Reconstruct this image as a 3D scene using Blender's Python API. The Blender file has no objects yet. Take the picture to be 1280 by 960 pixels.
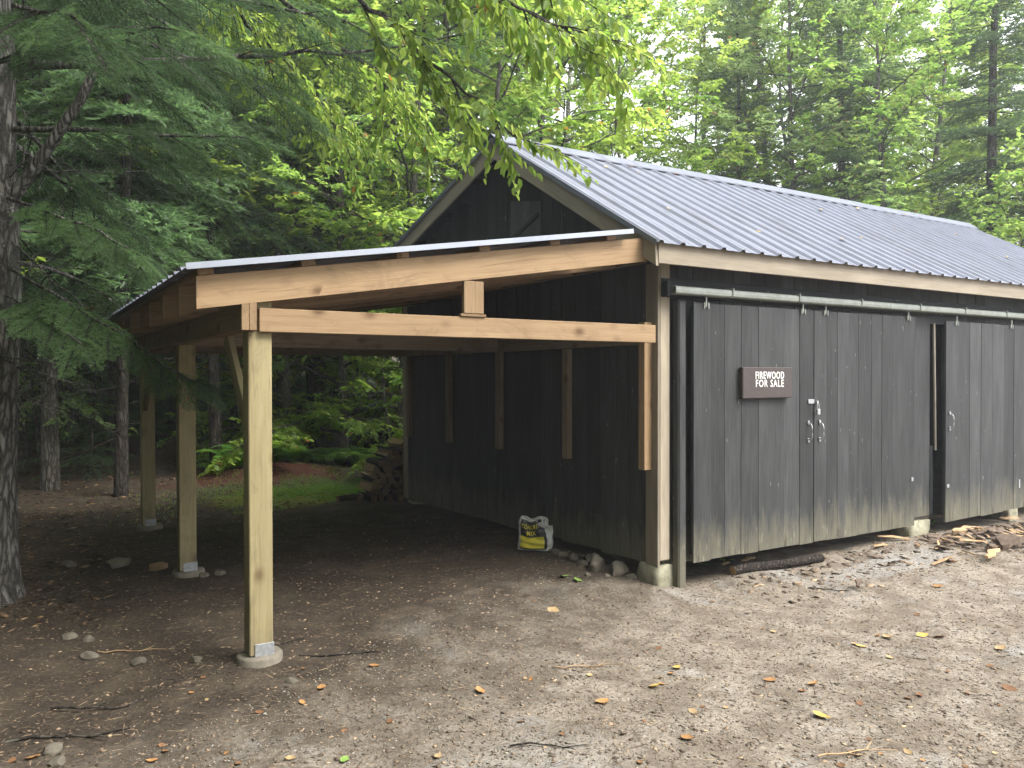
import bpy, math, random
import numpy as np
from mathutils import Matrix, Vector

random.seed(7)
RNG = np.random.default_rng(11)
SC = bpy.context.scene
COL = SC.collection

# ------------------------------------------------------------------ camera
CAM = np.array([-4.4381, -4.8951, 1.7718])
YAW, PITCH, ROLL, FPX = -0.5584, -0.0108, -0.0015, 985.16
FW = np.array([-math.sin(YAW) * math.cos(PITCH), math.cos(YAW) * math.cos(PITCH), math.sin(PITCH)])
_rt = np.array([math.cos(YAW), math.sin(YAW), 0.0])
_up = np.cross(_rt, FW)
RT = _rt * math.cos(ROLL) + _up * math.sin(ROLL)
UP = -_rt * math.sin(ROLL) + _up * math.cos(ROLL)
cam = bpy.data.cameras.new('camera')
cam.sensor_width = 36.0
cam.lens = FPX / 1280 * 36.0
cam.clip_start = 0.05
cam.clip_end = 2000
cam_o = bpy.data.objects.new('camera', cam)
COL.objects.link(cam_o)
M = Matrix.Identity(4)
for i in range(3):
    M[i][0], M[i][1], M[i][2], M[i][3] = RT[i], UP[i], -FW[i], CAM[i]
cam_o.matrix_world = M
SC.camera = cam_o


def ray(px, py):
    return FW + RT * (px - 640) / FPX + UP * (480 - py) / FPX


def at(px, py, depth):
    return CAM + ray(px, py) * depth


def on(axis, val, px, py):
    d = ray(px, py)
    return CAM + d * ((val - CAM[axis]) / d[axis])


# ------------------------------------------------------------------ sky, sun, exposure
SUN_EL, SUN_AZ = math.radians(50), math.radians(152)     # azimuth clockwise from +Y
world = bpy.data.worlds.new('World')
SC.world = world
world.use_nodes = True
nt = world.node_tree
nt.nodes.clear()
w_out = nt.nodes.new('ShaderNodeOutputWorld')
w_bg = nt.nodes.new('ShaderNodeBackground')
w_sky = nt.nodes.new('ShaderNodeTexSky')
w_sky.sky_type = 'NISHITA'
w_sky.sun_disc = False
w_sky.sun_elevation = SUN_EL
w_sky.sun_rotation = SUN_AZ
w_sky.dust_density = 6.0
w_sky.air_density = 1.0
w_hs = nt.nodes.new('ShaderNodeHueSaturation')
w_hs.inputs['Saturation'].default_value = 0.22
w_mix = nt.nodes.new('ShaderNodeMix')
w_mix.data_type = 'RGBA'
w_mix.inputs['Factor'].default_value = 0.6
w_mix.inputs['B'].default_value = (11.0, 11.4, 12.0, 1)
nt.links.new(w_sky.outputs[0], w_hs.inputs['Color'])
nt.links.new(w_hs.outputs[0], w_mix.inputs['A'])
nt.links.new(w_mix.outputs['Result'], w_bg.inputs['Color'])
w_bg.inputs['Strength'].default_value = 0.13
nt.links.new(w_bg.outputs[0], w_out.inputs[0])

sun = bpy.data.lights.new('sun', 'SUN')
sun.energy = 1.5
sun.angle = math.radians(24)
sun.color = (1.0, 0.96, 0.88)
sun_o = bpy.data.objects.new('sun', sun)
COL.objects.link(sun_o)
sd = Vector((math.sin(SUN_AZ) * math.cos(SUN_EL), math.cos(SUN_AZ) * math.cos(SUN_EL), math.sin(SUN_EL)))
sun_o.rotation_euler = (-sd).to_track_quat('-Z', 'Y').to_euler()
sun_o.location = (8, -20, 40)

SC.view_settings.view_transform = 'Standard'
SC.view_settings.look = 'None'
SC.view_settings.gamma = 1.0
SC.view_settings.use_curve_mapping = False
SC.view_settings.exposure = 1.78
SC.cycles.max_bounces = 6
SC.cycles.diffuse_bounces = 3
SC.cycles.transmission_bounces = 4
SC.cycles.glossy_bounces = 2
SC.cycles.caustics_reflective = False
SC.cycles.caustics_refractive = False
SC.cycles.use_denoising = True


# ------------------------------------------------------------------ materials
class NB:
    """small node-tree writer"""

    def __init__(self, name):
        self.m = bpy.data.materials.new(name)
        self.m.use_nodes = True
        self.t = self.m.node_tree
        self.t.nodes.clear()
        self.out = self.n('ShaderNodeOutputMaterial')

    def n(self, typ, **kw):
        nd = self.t.nodes.new(typ)
        for k, v in kw.items():
            setattr(nd, k, v)
        return nd

    def l(self, a, b):
        self.t.links.new(a, b)

    def coord(self, which='Object', scale=(1, 1, 1), rnd=True):
        tc = self.n('ShaderNodeTexCoord')
        src = tc.outputs[which]
        mp = self.n('ShaderNodeMapping')
        mp.inputs['Scale'].default_value = scale
        if rnd:
            oi = self.n('ShaderNodeObjectInfo')
            ml = self.n('ShaderNodeMath', operation='MULTIPLY')
            ml.inputs[1].default_value = 37.0
            self.l(oi.outputs['Random'], ml.inputs[0])
            va = self.n('ShaderNodeVectorMath', operation='ADD')
            self.l(src, va.inputs[0])
            self.l(ml.outputs[0], va.inputs[1])
            src = va.outputs[0]
        self.l(src, mp.inputs['Vector'])
        return mp.outputs[0]

    def pos(self, scale=(1, 1, 1)):
        g = self.n('ShaderNodeNewGeometry')
        mp = self.n('ShaderNodeMapping')
        mp.inputs['Scale'].default_value = scale
        self.l(g.outputs['Position'], mp.inputs['Vector'])
        return mp.outputs[0]

    def noise(self, vec, scale, detail=5, rough=.6, dist=0.0):
        nd = self.n('ShaderNodeTexNoise')
        nd.inputs['Scale'].default_value = scale
        nd.inputs['Detail'].default_value = detail
        nd.inputs['Roughness'].default_value = rough
        nd.inputs['Distortion'].default_value = dist
        self.l(vec, nd.inputs['Vector'])
        return nd.outputs['Fac']

    def ramp(self, fac, stops, interp='LINEAR'):
        r = self.n('ShaderNodeValToRGB')
        r.color_ramp.interpolation = interp
        e = r.color_ramp.elements
        while len(e) < len(stops):
            e.new(0.5)
        for el, (p, c) in zip(e, stops):
            el.position = p
            el.color = (c[0], c[1], c[2], 1) if not isinstance(c, (int, float)) else (c, c, c, 1)
        self.l(fac, r.inputs[0])
        return r.outputs[0]

    def mix(self, fac, a, b, mode='MIX'):
        m = self.n('ShaderNodeMix', data_type='RGBA', blend_type=mode)
        for s, v in (('Factor', fac), ('A', a), ('B', b)):
            if isinstance(v, (int, float)):
                m.inputs[s].default_value = v if s == 'Factor' else (v, v, v, 1)
            elif isinstance(v, tuple):
                m.inputs[s].default_value = (v[0], v[1], v[2], 1)
            else:
                self.l(v, m.inputs[s])
        return m.outputs['Result']

    def math(self, op, a, b=0.0, clamp=False):
        m = self.n('ShaderNodeMath', operation=op, use_clamp=clamp)
        for i, v in enumerate((a, b)):
            if isinstance(v, (int, float)):
                m.inputs[i].default_value = v
            else:
                self.l(v, m.inputs[i])
        return m.outputs[0]

    def sep(self, vec):
        s = self.n('ShaderNodeSeparateXYZ')
        self.l(vec, s.inputs[0])
        return s.outputs

    def rnd(self):
        return self.n('ShaderNodeObjectInfo').outputs['Random']

    def attr(self, name):
        a = self.n('ShaderNodeAttribute', attribute_name=name)
        return a.outputs['Fac']

    def bump(self, h, strength=.3, dist=.01):
        b = self.n('ShaderNodeBump')
        b.inputs['Strength'].default_value = strength
        b.inputs['Distance'].default_value = dist
        self.l(h, b.inputs['Height'])
        return b.outputs[0]

    def bsdf(self, color, rough=.7, metal=0.0, bump=None, spec=.5):
        p = self.n('ShaderNodeBsdfPrincipled')
        for s, v in (('Base Color', color), ('Roughness', rough), ('Metallic', metal), ('Specular IOR Level', spec)):
            if isinstance(v, (int, float)):
                p.inputs[s].default_value = v
            elif isinstance(v, tuple):
                p.inputs[s].default_value = (v[0], v[1], v[2], 1)
            else:
                self.l(v, p.inputs[s])
        if bump is not None:
            self.l(bump, p.inputs['Normal'])
        self.l(p.outputs[0], self.out.inputs[0])
        return p

    def leaf(self, color, trans_color, k=.45, rough=.5, spec=.3):
        p = self.bsdf(color, rough, spec=spec)
        tr = self.n('ShaderNodeBsdfTranslucent')
        self.l(trans_color, tr.inputs['Color'])
        mx = self.n('ShaderNodeMixShader')
        mx.inputs[0].default_value = k
        self.l(p.outputs[0], mx.inputs[1])
        self.l(tr.outputs[0], mx.inputs[2])
        self.l(mx.outputs[0], self.out.inputs[0])


def mat_wood(name, c_dark, c_mid, c_light, knots=.9, rough=.65, mud=False):
    b = NB(name)
    g = b.noise(b.coord('Object', (1.1, 22, 22)), 2.2, 6, .62, .6)
    col = b.ramp(g, [(.25, c_dark), (.5, c_mid), (.75, c_light)])
    big = b.noise(b.coord('Object', (.8, 3, 3)), 1.3, 3)
    col = b.mix(.35, col, b.ramp(big, [(.3, tuple(x * .75 for x in c_mid)), (.7, tuple(min(1, x * 1.2) for x in c_light))]))
    v = b.n('ShaderNodeTexVoronoi')
    v.inputs['Scale'].default_value = 1.0
    b.l(b.coord('Object', (5.5, 8.5, 8.5)), v.inputs['Vector'])
    kn = b.ramp(v.outputs['Distance'], [(.0, 1.0), (.14, .85), (.26, .35), (.42, 0.0)])
    gate = b.ramp(b.sep(v.outputs['Color'])[0], [(.70, 0.0), (.74, 1.0)])
    col = b.mix(b.math('MULTIPLY', b.math('MULTIPLY', kn, gate), knots), col, (.085, .042, .02))
    # drying checks and water marks
    ck = b.noise(b.coord('Object', (.5, 13, 13)), 1.0, 3, .5)
    ckl = b.ramp(ck, [(.485, 0.0), (.5, 1.0), (.515, 0.0)])
    ckm = b.ramp(big, [(.5, 0.0), (.6, 1.0)])
    col = b.mix(b.math('MULTIPLY', b.math('MULTIPLY', ckl, ckm), .55), col, (.09, .055, .03))
    wm = b.noise(b.coord('Object', (1.6, 2.5, 2.5)), 1.7, 6, .7, 1.0)
    col = b.mix(b.math('MULTIPLY', b.ramp(wm, [(.53, 0.0), (.68, 1.0)]), .5), col, tuple(x * .5 for x in c_mid))
    # per-board tone
    tone = b.ramp(b.rnd(), [(0, .68), (1, 1.16)])
    col = b.mix(1.0, col, tone, 'MULTIPLY')
    if mud:                                  # rain-splashed soil on the foot of the post
        zz = b.sep(b.pos())[2]
        sn = b.noise(b.pos((9, 9, 4)), 2.0, 5, .7)
        hh = b.math('ADD', b.math('MULTIPLY', b.math('SUBTRACT', .34, zz), 2.6), b.math('MULTIPLY', b.math('SUBTRACT', sn, .5), 1.5))
        col = b.mix(b.math('MULTIPLY', b.ramp(hh, [(.1, 0.0), (.8, 1.0)]), .6), col, (.12, .095, .07))
        dr = b.noise(b.pos((22, 22, .9)), 1.2, 4, .6)
        col = b.mix(b.math('MULTIPLY', b.ramp(dr, [(.58, 0.0), (.7, 1.0)]), .45), col, (.15, .10, .05))
    b.bsdf(col, rough, bump=b.bump(g, .25, .004), spec=.25)
    return b.m


def mat_paint(name, base, light, stain=True, specks=True):
    b = NB(name)
    g = b.noise(b.coord('Object', (1.2, 30, 30)), 2.0, 6, .65, .4)
    blot = b.noise(b.coord('Object', (1.0, 5, 5)), 1.6, 4)
    col = b.mix(b.ramp(g, [(.35, 0.0), (.8, 1.0)]), base, light)
    col = b.mix(b.math('MULTIPLY', b.ramp(blot, [(.45, 0.0), (.8, 1.0)]), .6), col, tuple(x * 1.35 for x in light))
    tone = b.ramp(b.rnd(), [(0, .62), (1, 1.32)])
    col = b.mix(1.0, col, tone, 'MULTIPLY')
    if specks:
        sp = b.noise(b.coord('Object', (9, 26, 26)), 1.0, 2, .5)
        col = b.mix(b.ramp(sp, [(.73, 0.0), (.755, .45)]), col, (.28, .28, .26))
    if stain:
        # splashed soil and flaking on the lowest half metre of the boards
        p = b.pos()
        z = b.sep(p)[2]
        sn = b.noise(b.pos((7, 7, 1.1)), 1.6, 5, .7)
        h = b.math('ADD', b.math('MULTIPLY', b.math('SUBTRACT', .62, z), 1.9), b.math('MULTIPLY', b.math('SUBTRACT', sn, .5), 1.7))
        col = b.mix(b.math('MULTIPLY', b.ramp(h, [(.15, 0.0), (.8, 1.0)]), .8), col, (.135, .125, .088))
        fl = b.noise(b.pos((26, 26, 3.2)), 1.5, 5, .7)
        fl2 = b.math('MULTIPLY', b.ramp(fl, [(.6, 0.0), (.68, 1.0)]), b.ramp(h, [(.3, 0.0), (.9, .75)]))
        col = b.mix(fl2, col, (.33, .31, .25))
        dk = b.noise(b.pos((16, 16, 1.2)), 1.3, 4, .6)
        col = b.mix(b.math('MULTIPLY', b.ramp(dk, [(.55, 0.0), (.64, 1.0)]), b.ramp(h, [(.45, 0.0), (.8, .8)])), col, (.045, .035, .025))
    b.bsdf(col, .72, bump=b.bump(g, .35, .004), spec=.3)
    return b.m


def mat_simple(name, color, rough=.6, metal=0.0, var=.25, scale=9.0, spec=.4):
    b = NB(name)
    n = b.noise(b.coord('Object'), scale, 5, .65)
    lo = tuple(x * (1 - var) for x in color)
    hi = tuple(min(1.0, x * (1 + var)) for x in color)
    col = b.ramp(n, [(.3, lo), (.7, hi)])
    col = b.mix(1.0, col, b.ramp(b.rnd(), [(0, .85), (1, 1.15)]), 'MULTIPLY')
    b.bsdf(col, rough, metal, bump=b.bump(n, .2, .004), spec=spec)
    return b.m


def mat_leaf(name, c1, c2, t1, t2, k=.45, rough=.5, rare=None):
    b = NB(name)
    f = b.attr('tint')
    col = b.ramp(f, [(0, c1), (1, c2)])
    tcol = b.ramp(f, [(0, t1), (1, t2)])
    if rare:
        r = b.ramp(f, [(.955, 0.0), (.97, 1.0)])
        col = b.mix(r, col, rare)
        tcol = b.mix(r, tcol, rare)
    tone = b.ramp(b.rnd(), [(0, .8), (1, 1.2)])
    col = b.mix(1.0, col, tone, 'MULTIPLY')
    tcol = b.mix(1.0, tcol, tone, 'MULTIPLY')
    b.leaf(col, tcol, k, rough)
    return b.m


def mat_bark(name, lo, mid, hi, sc=(9, 9, 2.2), lichen=.3):
    b = NB(name)
    c = b.coord('Object', sc)
    v = b.n('ShaderNodeTexVoronoi', feature='DISTANCE_TO_EDGE')
    v.inputs['Scale'].default_value = 2.2
    n0 = b.noise(c, 1.5, 5, .7, .8)
    mixv = b.n('ShaderNodeVectorMath', operation='ADD')
    b.l(c, mixv.inputs[0])
    b.l(n0, mixv.inputs[1])
    b.l(mixv.outputs[0], v.inputs['Vector'])
    e = b.ramp(v.outputs['Distance'], [(0.0, 0.0), (.25, 1.0)])
    col = b.mix(e, lo, b.ramp(n0, [(.3, mid), (.7, hi)]))
    li = b.noise(b.coord('Object', (2, 2, 1.4)), 2.0, 6, .75)
    col = b.mix(b.math('MULTIPLY', b.ramp(li, [(.55, 0.0), (.66, 1.0)]), lichen), col, (.2, .22, .17))
    h = b.math('ADD', e, b.math('MULTIPLY', n0, .6))
    b.bsdf(col, .9, bump=b.bump(h, .8, .02), spec=.15)
    return b.m


MT = {}
MT['fir'] = mat_wood('sawn_fir', (.165, .10, .05), (.255, .165, .09), (.32, .22, .125))
MT['fir_warm'] = mat_wood('sawn_fir_warm', (.165, .102, .054), (.25, .163, .089), (.31, .215, .125))
MT['treated'] = mat_wood('treated_pine', (.20, .158, .075), (.29, .238, .125), (.355, .30, .17), .75, .7, True)
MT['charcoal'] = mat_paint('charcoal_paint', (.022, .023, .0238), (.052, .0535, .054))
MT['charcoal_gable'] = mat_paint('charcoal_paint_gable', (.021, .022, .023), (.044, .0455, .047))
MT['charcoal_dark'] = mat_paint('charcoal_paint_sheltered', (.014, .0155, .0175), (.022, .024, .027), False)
MT['trim'] = mat_paint('taupe_trim_paint', (.215, .18, .135), (.30, .255, .195), False, False)
MT['fir_shaded'] = mat_wood('shaded_fir', (.17, .125, .08), (.24, .18, .12), (.31, .24, .16), .6, .8)  # greyer fir copy, shade under the lean-to put into its colour
MT['hatch_paint'] = mat_paint('faded_charcoal_paint', (.05, .052, .054), (.09, .094, .095), False)
MT['grey_wood'] = mat_wood('weathered_wood', (.12, .105, .085), (.19, .17, .14), (.27, .245, .2), .6, .85)
MT['concrete'] = mat_simple('mossy_concrete', (.25, .235, .17), .9, 0, .4, 14, .2)
MT['concrete_new'] = mat_simple('muddy_concrete', (.17, .15, .12), .9, 0, .3, 14, .2)
MT['galv'] = mat_simple('galvanised_steel', (.34, .35, .36), .5, .5, .25, 40)
MT['rail'] = mat_simple('painted_steel_rail', (.21, .225, .205), .6, .0, .25, 12)
MT['brown'] = mat_simple('brown_sign_paint', (.045, .033, .03), .55, 0, .15, 20)
MT['white'] = mat_simple('white_sign_paint', (.78, .77, .73), .6, 0, .05, 20)
MT['stone'] = mat_simple('field_stone', (.115, .10, .078), .92, 0, .45, 9, .2)
MT['bark_scrap'] = mat_wood('bark_scrap', (.075, .05, .037), (.14, .10, .073), (.23, .175, .135), .3, .9)
MT['wood_scrap'] = mat_wood('split_wood', (.28, .165, .085), (.40, .26, .14), (.53, .38, .23), .3, .85)
MT['log_bark'] = mat_bark('log_bark', (.018, .014, .012), (.05, .04, .034), (.09, .075, .065), (14, 14, 14), .25)
MT['soil_bag_black'] = mat_simple('bag_black', (.018, .018, .018), .4, 0, .2, 20)
MT['soil_bag_white'] = mat_simple('bag_white', (.55, .55, .53), .5, 0, .12, 20)
MT['soil_bag_yellow'] = mat_simple('bag_yellow', (.50, .43, .03), .5, 0, .12, 20)


def mat_roof():
    b = NB('ribbed_steel_roof')
    n = b.noise(b.coord('Object', (1, 1, 1)), 5.0, 5, .6)
    d = b.noise(b.pos((5, .7, .7)), 1.5, 6, .7)
    col = b.ramp(n, [(.3, (.125, .135, .172)), (.7, (.16, .17, .21))])
    col = b.mix(b.math('MULTIPLY', b.ramp(d, [(.48, 0.0), (.68, 1.0)]), .5), col, (.085, .088, .09))
    ro = b.ramp(d, [(.3, .42), (.7, .6)])
    b.bsdf(col, ro, .1, spec=.28)
    return b.m


MT['roof'] = mat_roof()
MT['roof_edge'] = mat_simple('roof_edge_trim', (.36, .385, .45), .4, .3, .06, 5)
MT['bark_spruce'] = mat_bark('spruce_bark', (.036, .033, .029), (.125, .118, .106), (.24, .228, .205))
MT['bark_grey'] = mat_bark('grey_bark', (.045, .04, .034), (.11, .10, .085), (.19, .175, .15))
MT['bark_birch'] = mat_bark('pale_birch_bark', (.09, .08, .07), (.42, .40, .36), (.55, .53, .49), (3, 3, 7), .1)
MT['bark_dark'] = mat_bark('dark_bark', (.018, .015, .012), (.048, .041, .034), (.09, .08, .07))
MT['needle'] = mat_leaf('spruce_needles', (.030, .065, .030), (.075, .135, .058), (.07, .14, .05), (.15, .26, .09), .4, .45)
MT['needle_lit'] = mat_leaf('lit_spruce_needles', (.06, .11, .05), (.13, .21, .09), (.14, .26, .09), (.26, .40, .15), .45, .45)  # spruce needles brightened in colour to stand in for light on the low sprays
MT['needle_far'] = mat_leaf('hemlock_needles', (.036, .072, .032), (.095, .15, .068), (.10, .20, .07), (.24, .38, .14), .45, .45)
MT['leaf_beech'] = mat_leaf('beech_leaves', (.085, .16, .025), (.17, .23, .045), (.29, .48, .06), (.54, .64, .13), .58, .45, (.42, .2, .05))
MT['leaf_maple'] = mat_leaf('maple_leaves', (.07, .15, .032), (.14, .21, .06), (.30, .54, .09), (.58, .72, .17), .56, .45, (.36, .22, .06))
MT['leaf_dull'] = mat_leaf('birch_leaves', (.065, .12, .045), (.125, .19, .07), (.28, .46, .13), (.50, .62, .22), .55, .45, (.40, .18, .09))
MT['fern'] = mat_leaf('fern_fronds', (.08, .19, .035), (.16, .29, .06), (.20, .45, .06), (.38, .60, .10), .5)


# ------------------------------------------------------------------ mesh + object helpers
def mesh_np(name, V, F, mats=(), tint=None, smooth=False):
    V = np.asarray(V, np.float32)
    F = np.asarray(F, np.int32)
    k = F.shape[1]
    me = bpy.data.meshes.new(name)
    me.vertices.add(len(V))
    me.vertices.foreach_set('co', V.ravel())
    me.loops.add(F.size)
    me.loops.foreach_set('vertex_index', F.ravel())
    me.polygons.add(len(F))
    me.polygons.foreach_set('loop_start', np.arange(0, F.size, k, dtype=np.int32))
    if smooth:
        me.polygons.foreach_set('use_smooth', np.ones(len(F), bool))
    if tint is not None:
        a = me.attributes.new('tint', 'FLOAT', 'POINT')
        a.data.foreach_set('value', np.asarray(tint, np.float32))
    for m in mats:
        me.materials.append(m)
    me.update(calc_edges=True)
    return me


def mesh_py(name, V, F, mats=(), smooth=False, idx=None):
    me = bpy.data.meshes.new(name)
    me.from_pydata([tuple(map(float, v)) for v in V], [], [tuple(int(i) for i in f) for f in F])
    for m in mats:
        me.materials.append(m)
    if smooth:
        me.polygons.foreach_set('use_smooth', [True] * len(me.polygons))
    if idx is not None:
        me.polygons.foreach_set('material_index', idx)
    me.update()
    return me


def empty(name, loc, label, cat, group=None, rz=0.0):
    o = bpy.data.objects.new(name, None)
    o.empty_display_size = .1
    o.location = loc
    o.rotation_euler = (0, 0, rz)
    COL.objects.link(o)
    tag(o, label, cat, group)
    return o


def tag(o, label=None, cat=None, group=None, kind=None):
    if label:
        o['label'] = label
    if cat:
        o['category'] = cat
    if group:
        o['group'] = group
    if kind:
        o['kind'] = kind
    return o


WM = {}          # world matrix of every placed object (before depsgraph runs)


def put(name, me, world=None, parent=None):
    """link one mesh object at a world matrix, parented to a thing or part"""
    o = bpy.data.objects.new(name, me)
    COL.objects.link(o)
    W = world if world is not None else Matrix.Identity(4)
    WM[o.name] = W
    if parent is not None:
        o.parent = parent
        P = WM.get(parent.name)
        if P is None:
            P = Matrix.Translation(parent.location) @ parent.rotation_euler.to_matrix().to_4x4()
            WM[parent.name] = P
        o.matrix_basis = P.inverted() @ W
    else:
        o.matrix_basis = W
    return o


_cb = {}


def chamfer_box(l, w, h, c=.003):
    """box centred on the origin, length on X, chamfered edges: 24 verts, 44 tris"""
    a = np.array([l, w, h]) / 2
    V = []
    key = {}
    for sx in (-1, 1):
        for sy in (-1, 1):
            for sz in (-1, 1):
                s = np.array([sx, sy, sz])
                for ax in range(3):
                    p = s * (a - c)
                    p[ax] = s[ax] * a[ax]
                    key[(sx, sy, sz, ax)] = len(V)
                    V.append(p)
    F = []
    for ax in range(3):
        o1, o2 = (ax + 1) % 3, (ax + 2) % 3
        for s in (-1, 1):
            def k(i, j):
                t = [0, 0, 0]
                t[ax], t[o1], t[o2] = s, i, j
                return key[(t[0], t[1], t[2], ax)]
            q = [k(-1, -1), k(1, -1), k(1, 1), k(-1, 1)]
            F.append(q if s > 0 else q[::-1])
        for i in (-1, 1):
            for j in (-1, 1):
                def e(t, f):
                    v = [0, 0, 0]
                    v[ax], v[o1], v[o2] = t, i, j
                    return key[(v[0], v[1], v[2], f)]
                q = [e(-1, o1), e(1, o1), e(1, o2), e(-1, o2)]
                F.append(q if i * j > 0 else q[::-1])
    for sx in (-1, 1):
        for sy in (-1, 1):
            for sz in (-1, 1):
                t = [key[(sx, sy, sz, x)] for x in range(3)]
                F.append(t if sx * sy * sz > 0 else t[::-1])
    return V, F


def board(name, p0, p1, w, h, mat, parent=None, up=(0, 0, 1), c=.003, jit=0.0):
    """sawn board from p0 to p1 (centre line); w across, h along 'up'"""
    p0, p1 = Vector(p0), Vector(p1)
    x = (p1 - p0)
    L = x.length
    x.normalize()
    u = Vector(up)
    y = u.cross(x).normalized()
    z = x.cross(y)
    V, F = chamfer_box(L, w, h, c)
    if jit:
        V = [v + RNG.normal(0, jit, 3) for v in V]
    me = mesh_py(name, V, F, (MT[mat],))
    W = Matrix.Identity(4)
    mid = (p0 + p1) / 2
    for i in range(3):
        W[i][0], W[i][1], W[i][2], W[i][3] = x[i], y[i], z[i], mid[i]
    return put(name, me, W, parent)


def box(name, lo, hi, mat, parent=None, c=.003, axis=0):
    """axis-aligned block; grain along axis"""
    lo, hi = Vector(lo), Vector(hi)
    m = (lo + hi) / 2
    p0, p1 = m.copy(), m.copy()
    p0[axis], p1[axis] = lo[axis], hi[axis]
    d = hi - lo
    if axis == 0:
        return board(name, p0, p1, d.y, d.z, mat, parent, (0, 0, 1), c)
    if axis == 1:
        return board(name, p0, p1, d.x, d.z, mat, parent, (0, 0, 1), c)
    return board(name, p0, p1, d.y, d.x, mat, parent, (1, 0, 0), c)


def prism(name, poly, axis_vec, thick, mat, parent=None, length_dir=None):
    """flat polygon (3-D points) extruded by thick along axis_vec; local X along length_dir"""
    P = [Vector(p) for p in poly]
    n = Vector(axis_vec).normalized() * thick
    mid = sum(P, Vector()) / len(P) + n / 2
    x = Vector(length_dir or (0, 0, 1)).normalized()
    z = Vector(axis_vec).normalized()
    y = z.cross(x).normalized()
    x = y.cross(z)
    R = Matrix((x, y, z))
    V = [R @ (p - mid) for p in P] + [R @ (p + n - mid) for p in P]
    k = len(P)
    F = [list(range(k))[::-1], list(range(k, 2 * k))] + [[i, (i + 1) % k, k + (i + 1) % k, k + i] for i in range(k)]
    me = mesh_py(name, V, F, (MT[mat],))
    me.validate()
    import bmesh
    bm = bmesh.new()
    bm.from_mesh(me)
    bmesh.ops.recalc_face_normals(bm, faces=bm.faces)
    bm.to_mesh(me)
    bm.free()
    W = R.transposed().to_4x4()
    W.translation = mid
    return put(name, me, W, parent)


def tubes(polys, sides=6):
    """list of (points (k,3), radii (k,)) -> quads"""
    VV, FF = [], []
    off = 0
    ang = np.arange(sides) / sides * 2 * np.pi
    for P, R in polys:
        P = np.asarray(P, float)
        R = np.asarray(R, float)
        k = len(P)
        T = np.gradient(P, axis=0)
        T /= np.linalg.norm(T, axis=1)[:, None] + 1e-9
        ref = np.array([0, 0, 1.0]) if abs(T[0, 2]) < .9 else np.array([1.0, 0, 0])
        A = np.cross(T, ref)
        A /= np.linalg.norm(A, axis=1)[:, None] + 1e-9
        B = np.cross(T, A)
        ring = P[:, None, :] + R[:, None, None] * (np.cos(ang)[None, :, None] * A[:, None, :] + np.sin(ang)[None, :, None] * B[:, None, :])
        VV.append(ring.reshape(-1, 3))
        i = np.arange(k - 1)[:, None] * sides
        j = np.arange(sides)[None, :]
        j2 = (j + 1) % sides
        f = np.stack([i + j, i + j2, i + sides + j2, i + sides + j], -1).reshape(-1, 4) + off
        FF.append(f[:, ::-1])
        cap0 = np.stack([np.array([0, 1, 2, 3])]) if sides == 4 else None
        off += k * sides
    return np.concatenate(VV), np.concatenate(FF)


def vnoise(x, y, seed=0):
    """smooth value noise"""
    xi, yi = np.floor(x).astype(int), np.floor(y).astype(int)
    xf, yf = x - xi, y - yi
    u, v = xf * xf * (3 - 2 * xf), yf * yf * (3 - 2 * yf)

    def h(a, b):
        n = (a * 374761393 + b * 668265263 + seed * 974634777) & 0x7fffffff
        n = ((n ^ (n >> 13)) * 1274126177) & 0x7fffffff
        return ((n ^ (n >> 16)) & 0xffff) / 65535.0
    return (h(xi, yi) * (1 - u) + h(xi + 1, yi) * u) * (1 - v) + (h(xi, yi + 1) * (1 - u) + h(xi + 1, yi + 1) * u) * v


# ------------------------------------------------------------------ ground
def gz(x, y):
    x = np.asarray(x, float)
    y = np.asarray(y, float)
    z = (vnoise(x * .55, y * .55, 1) - .5) * .09 + (vnoise(x * 1.9, y * 1.9, 2) - .5) * .035
    z += (vnoise(x * 6, y * 6, 3) - .5) * .014 + (vnoise(x * 17, y * 17, 4) - .5) * .009
    z += .11 * np.exp(-((x + .15) ** 2 / .3 + (y - 1.1) ** 2 / 1.8))          # spoil banked at the gable wall
    z += .05 * np.exp(-((x - 3.6) ** 2 / 2 + (y + .45) ** 2 / .3))           # bark heap in front of the doors
    z += .40 * np.exp(-((x + 6.0) ** 2 / 2.0 + (y - 5.4) ** 2 / 3.0))        # bank by the spruce
    z += .30 * np.exp(-((x + .9) ** 2 / 1.6 + (y - 8.6) ** 2 / .7))          # mulch heap
    z += -.04 * np.exp(-((x + 4.0) ** 2 / .25 + (y - .5) ** 2 / .3))
    for py in (0.0, 2.44, 4.88):                                              # made level round the footings
        k = np.exp(-((x + 3.2) ** 2 + (y - py) ** 2) / .22)
        z = z * (1 - k) + .037 * k
    d = np.clip(y - 9 + .35 * (x + 2), 0, 60)
    z += .055 * d * np.clip((x + 3) / 8, 0.15, 1.3)
    return z


def gnd(x, y):
    return float(gz(np.array([x]), np.array([y]))[0])


def axis_coords(lo_f, hi_f, step, far):
    a = list(np.arange(lo_f, hi_f + 1e-6, step))
    s, p = step, hi_f
    while p < far:
        s *= 1.22
        p += s
        a.append(p)
    s, p = step, lo_f
    while p > -far:
        s *= 1.22
        p -= s
        a.insert(0, p)
    return np.array(a)


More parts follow.
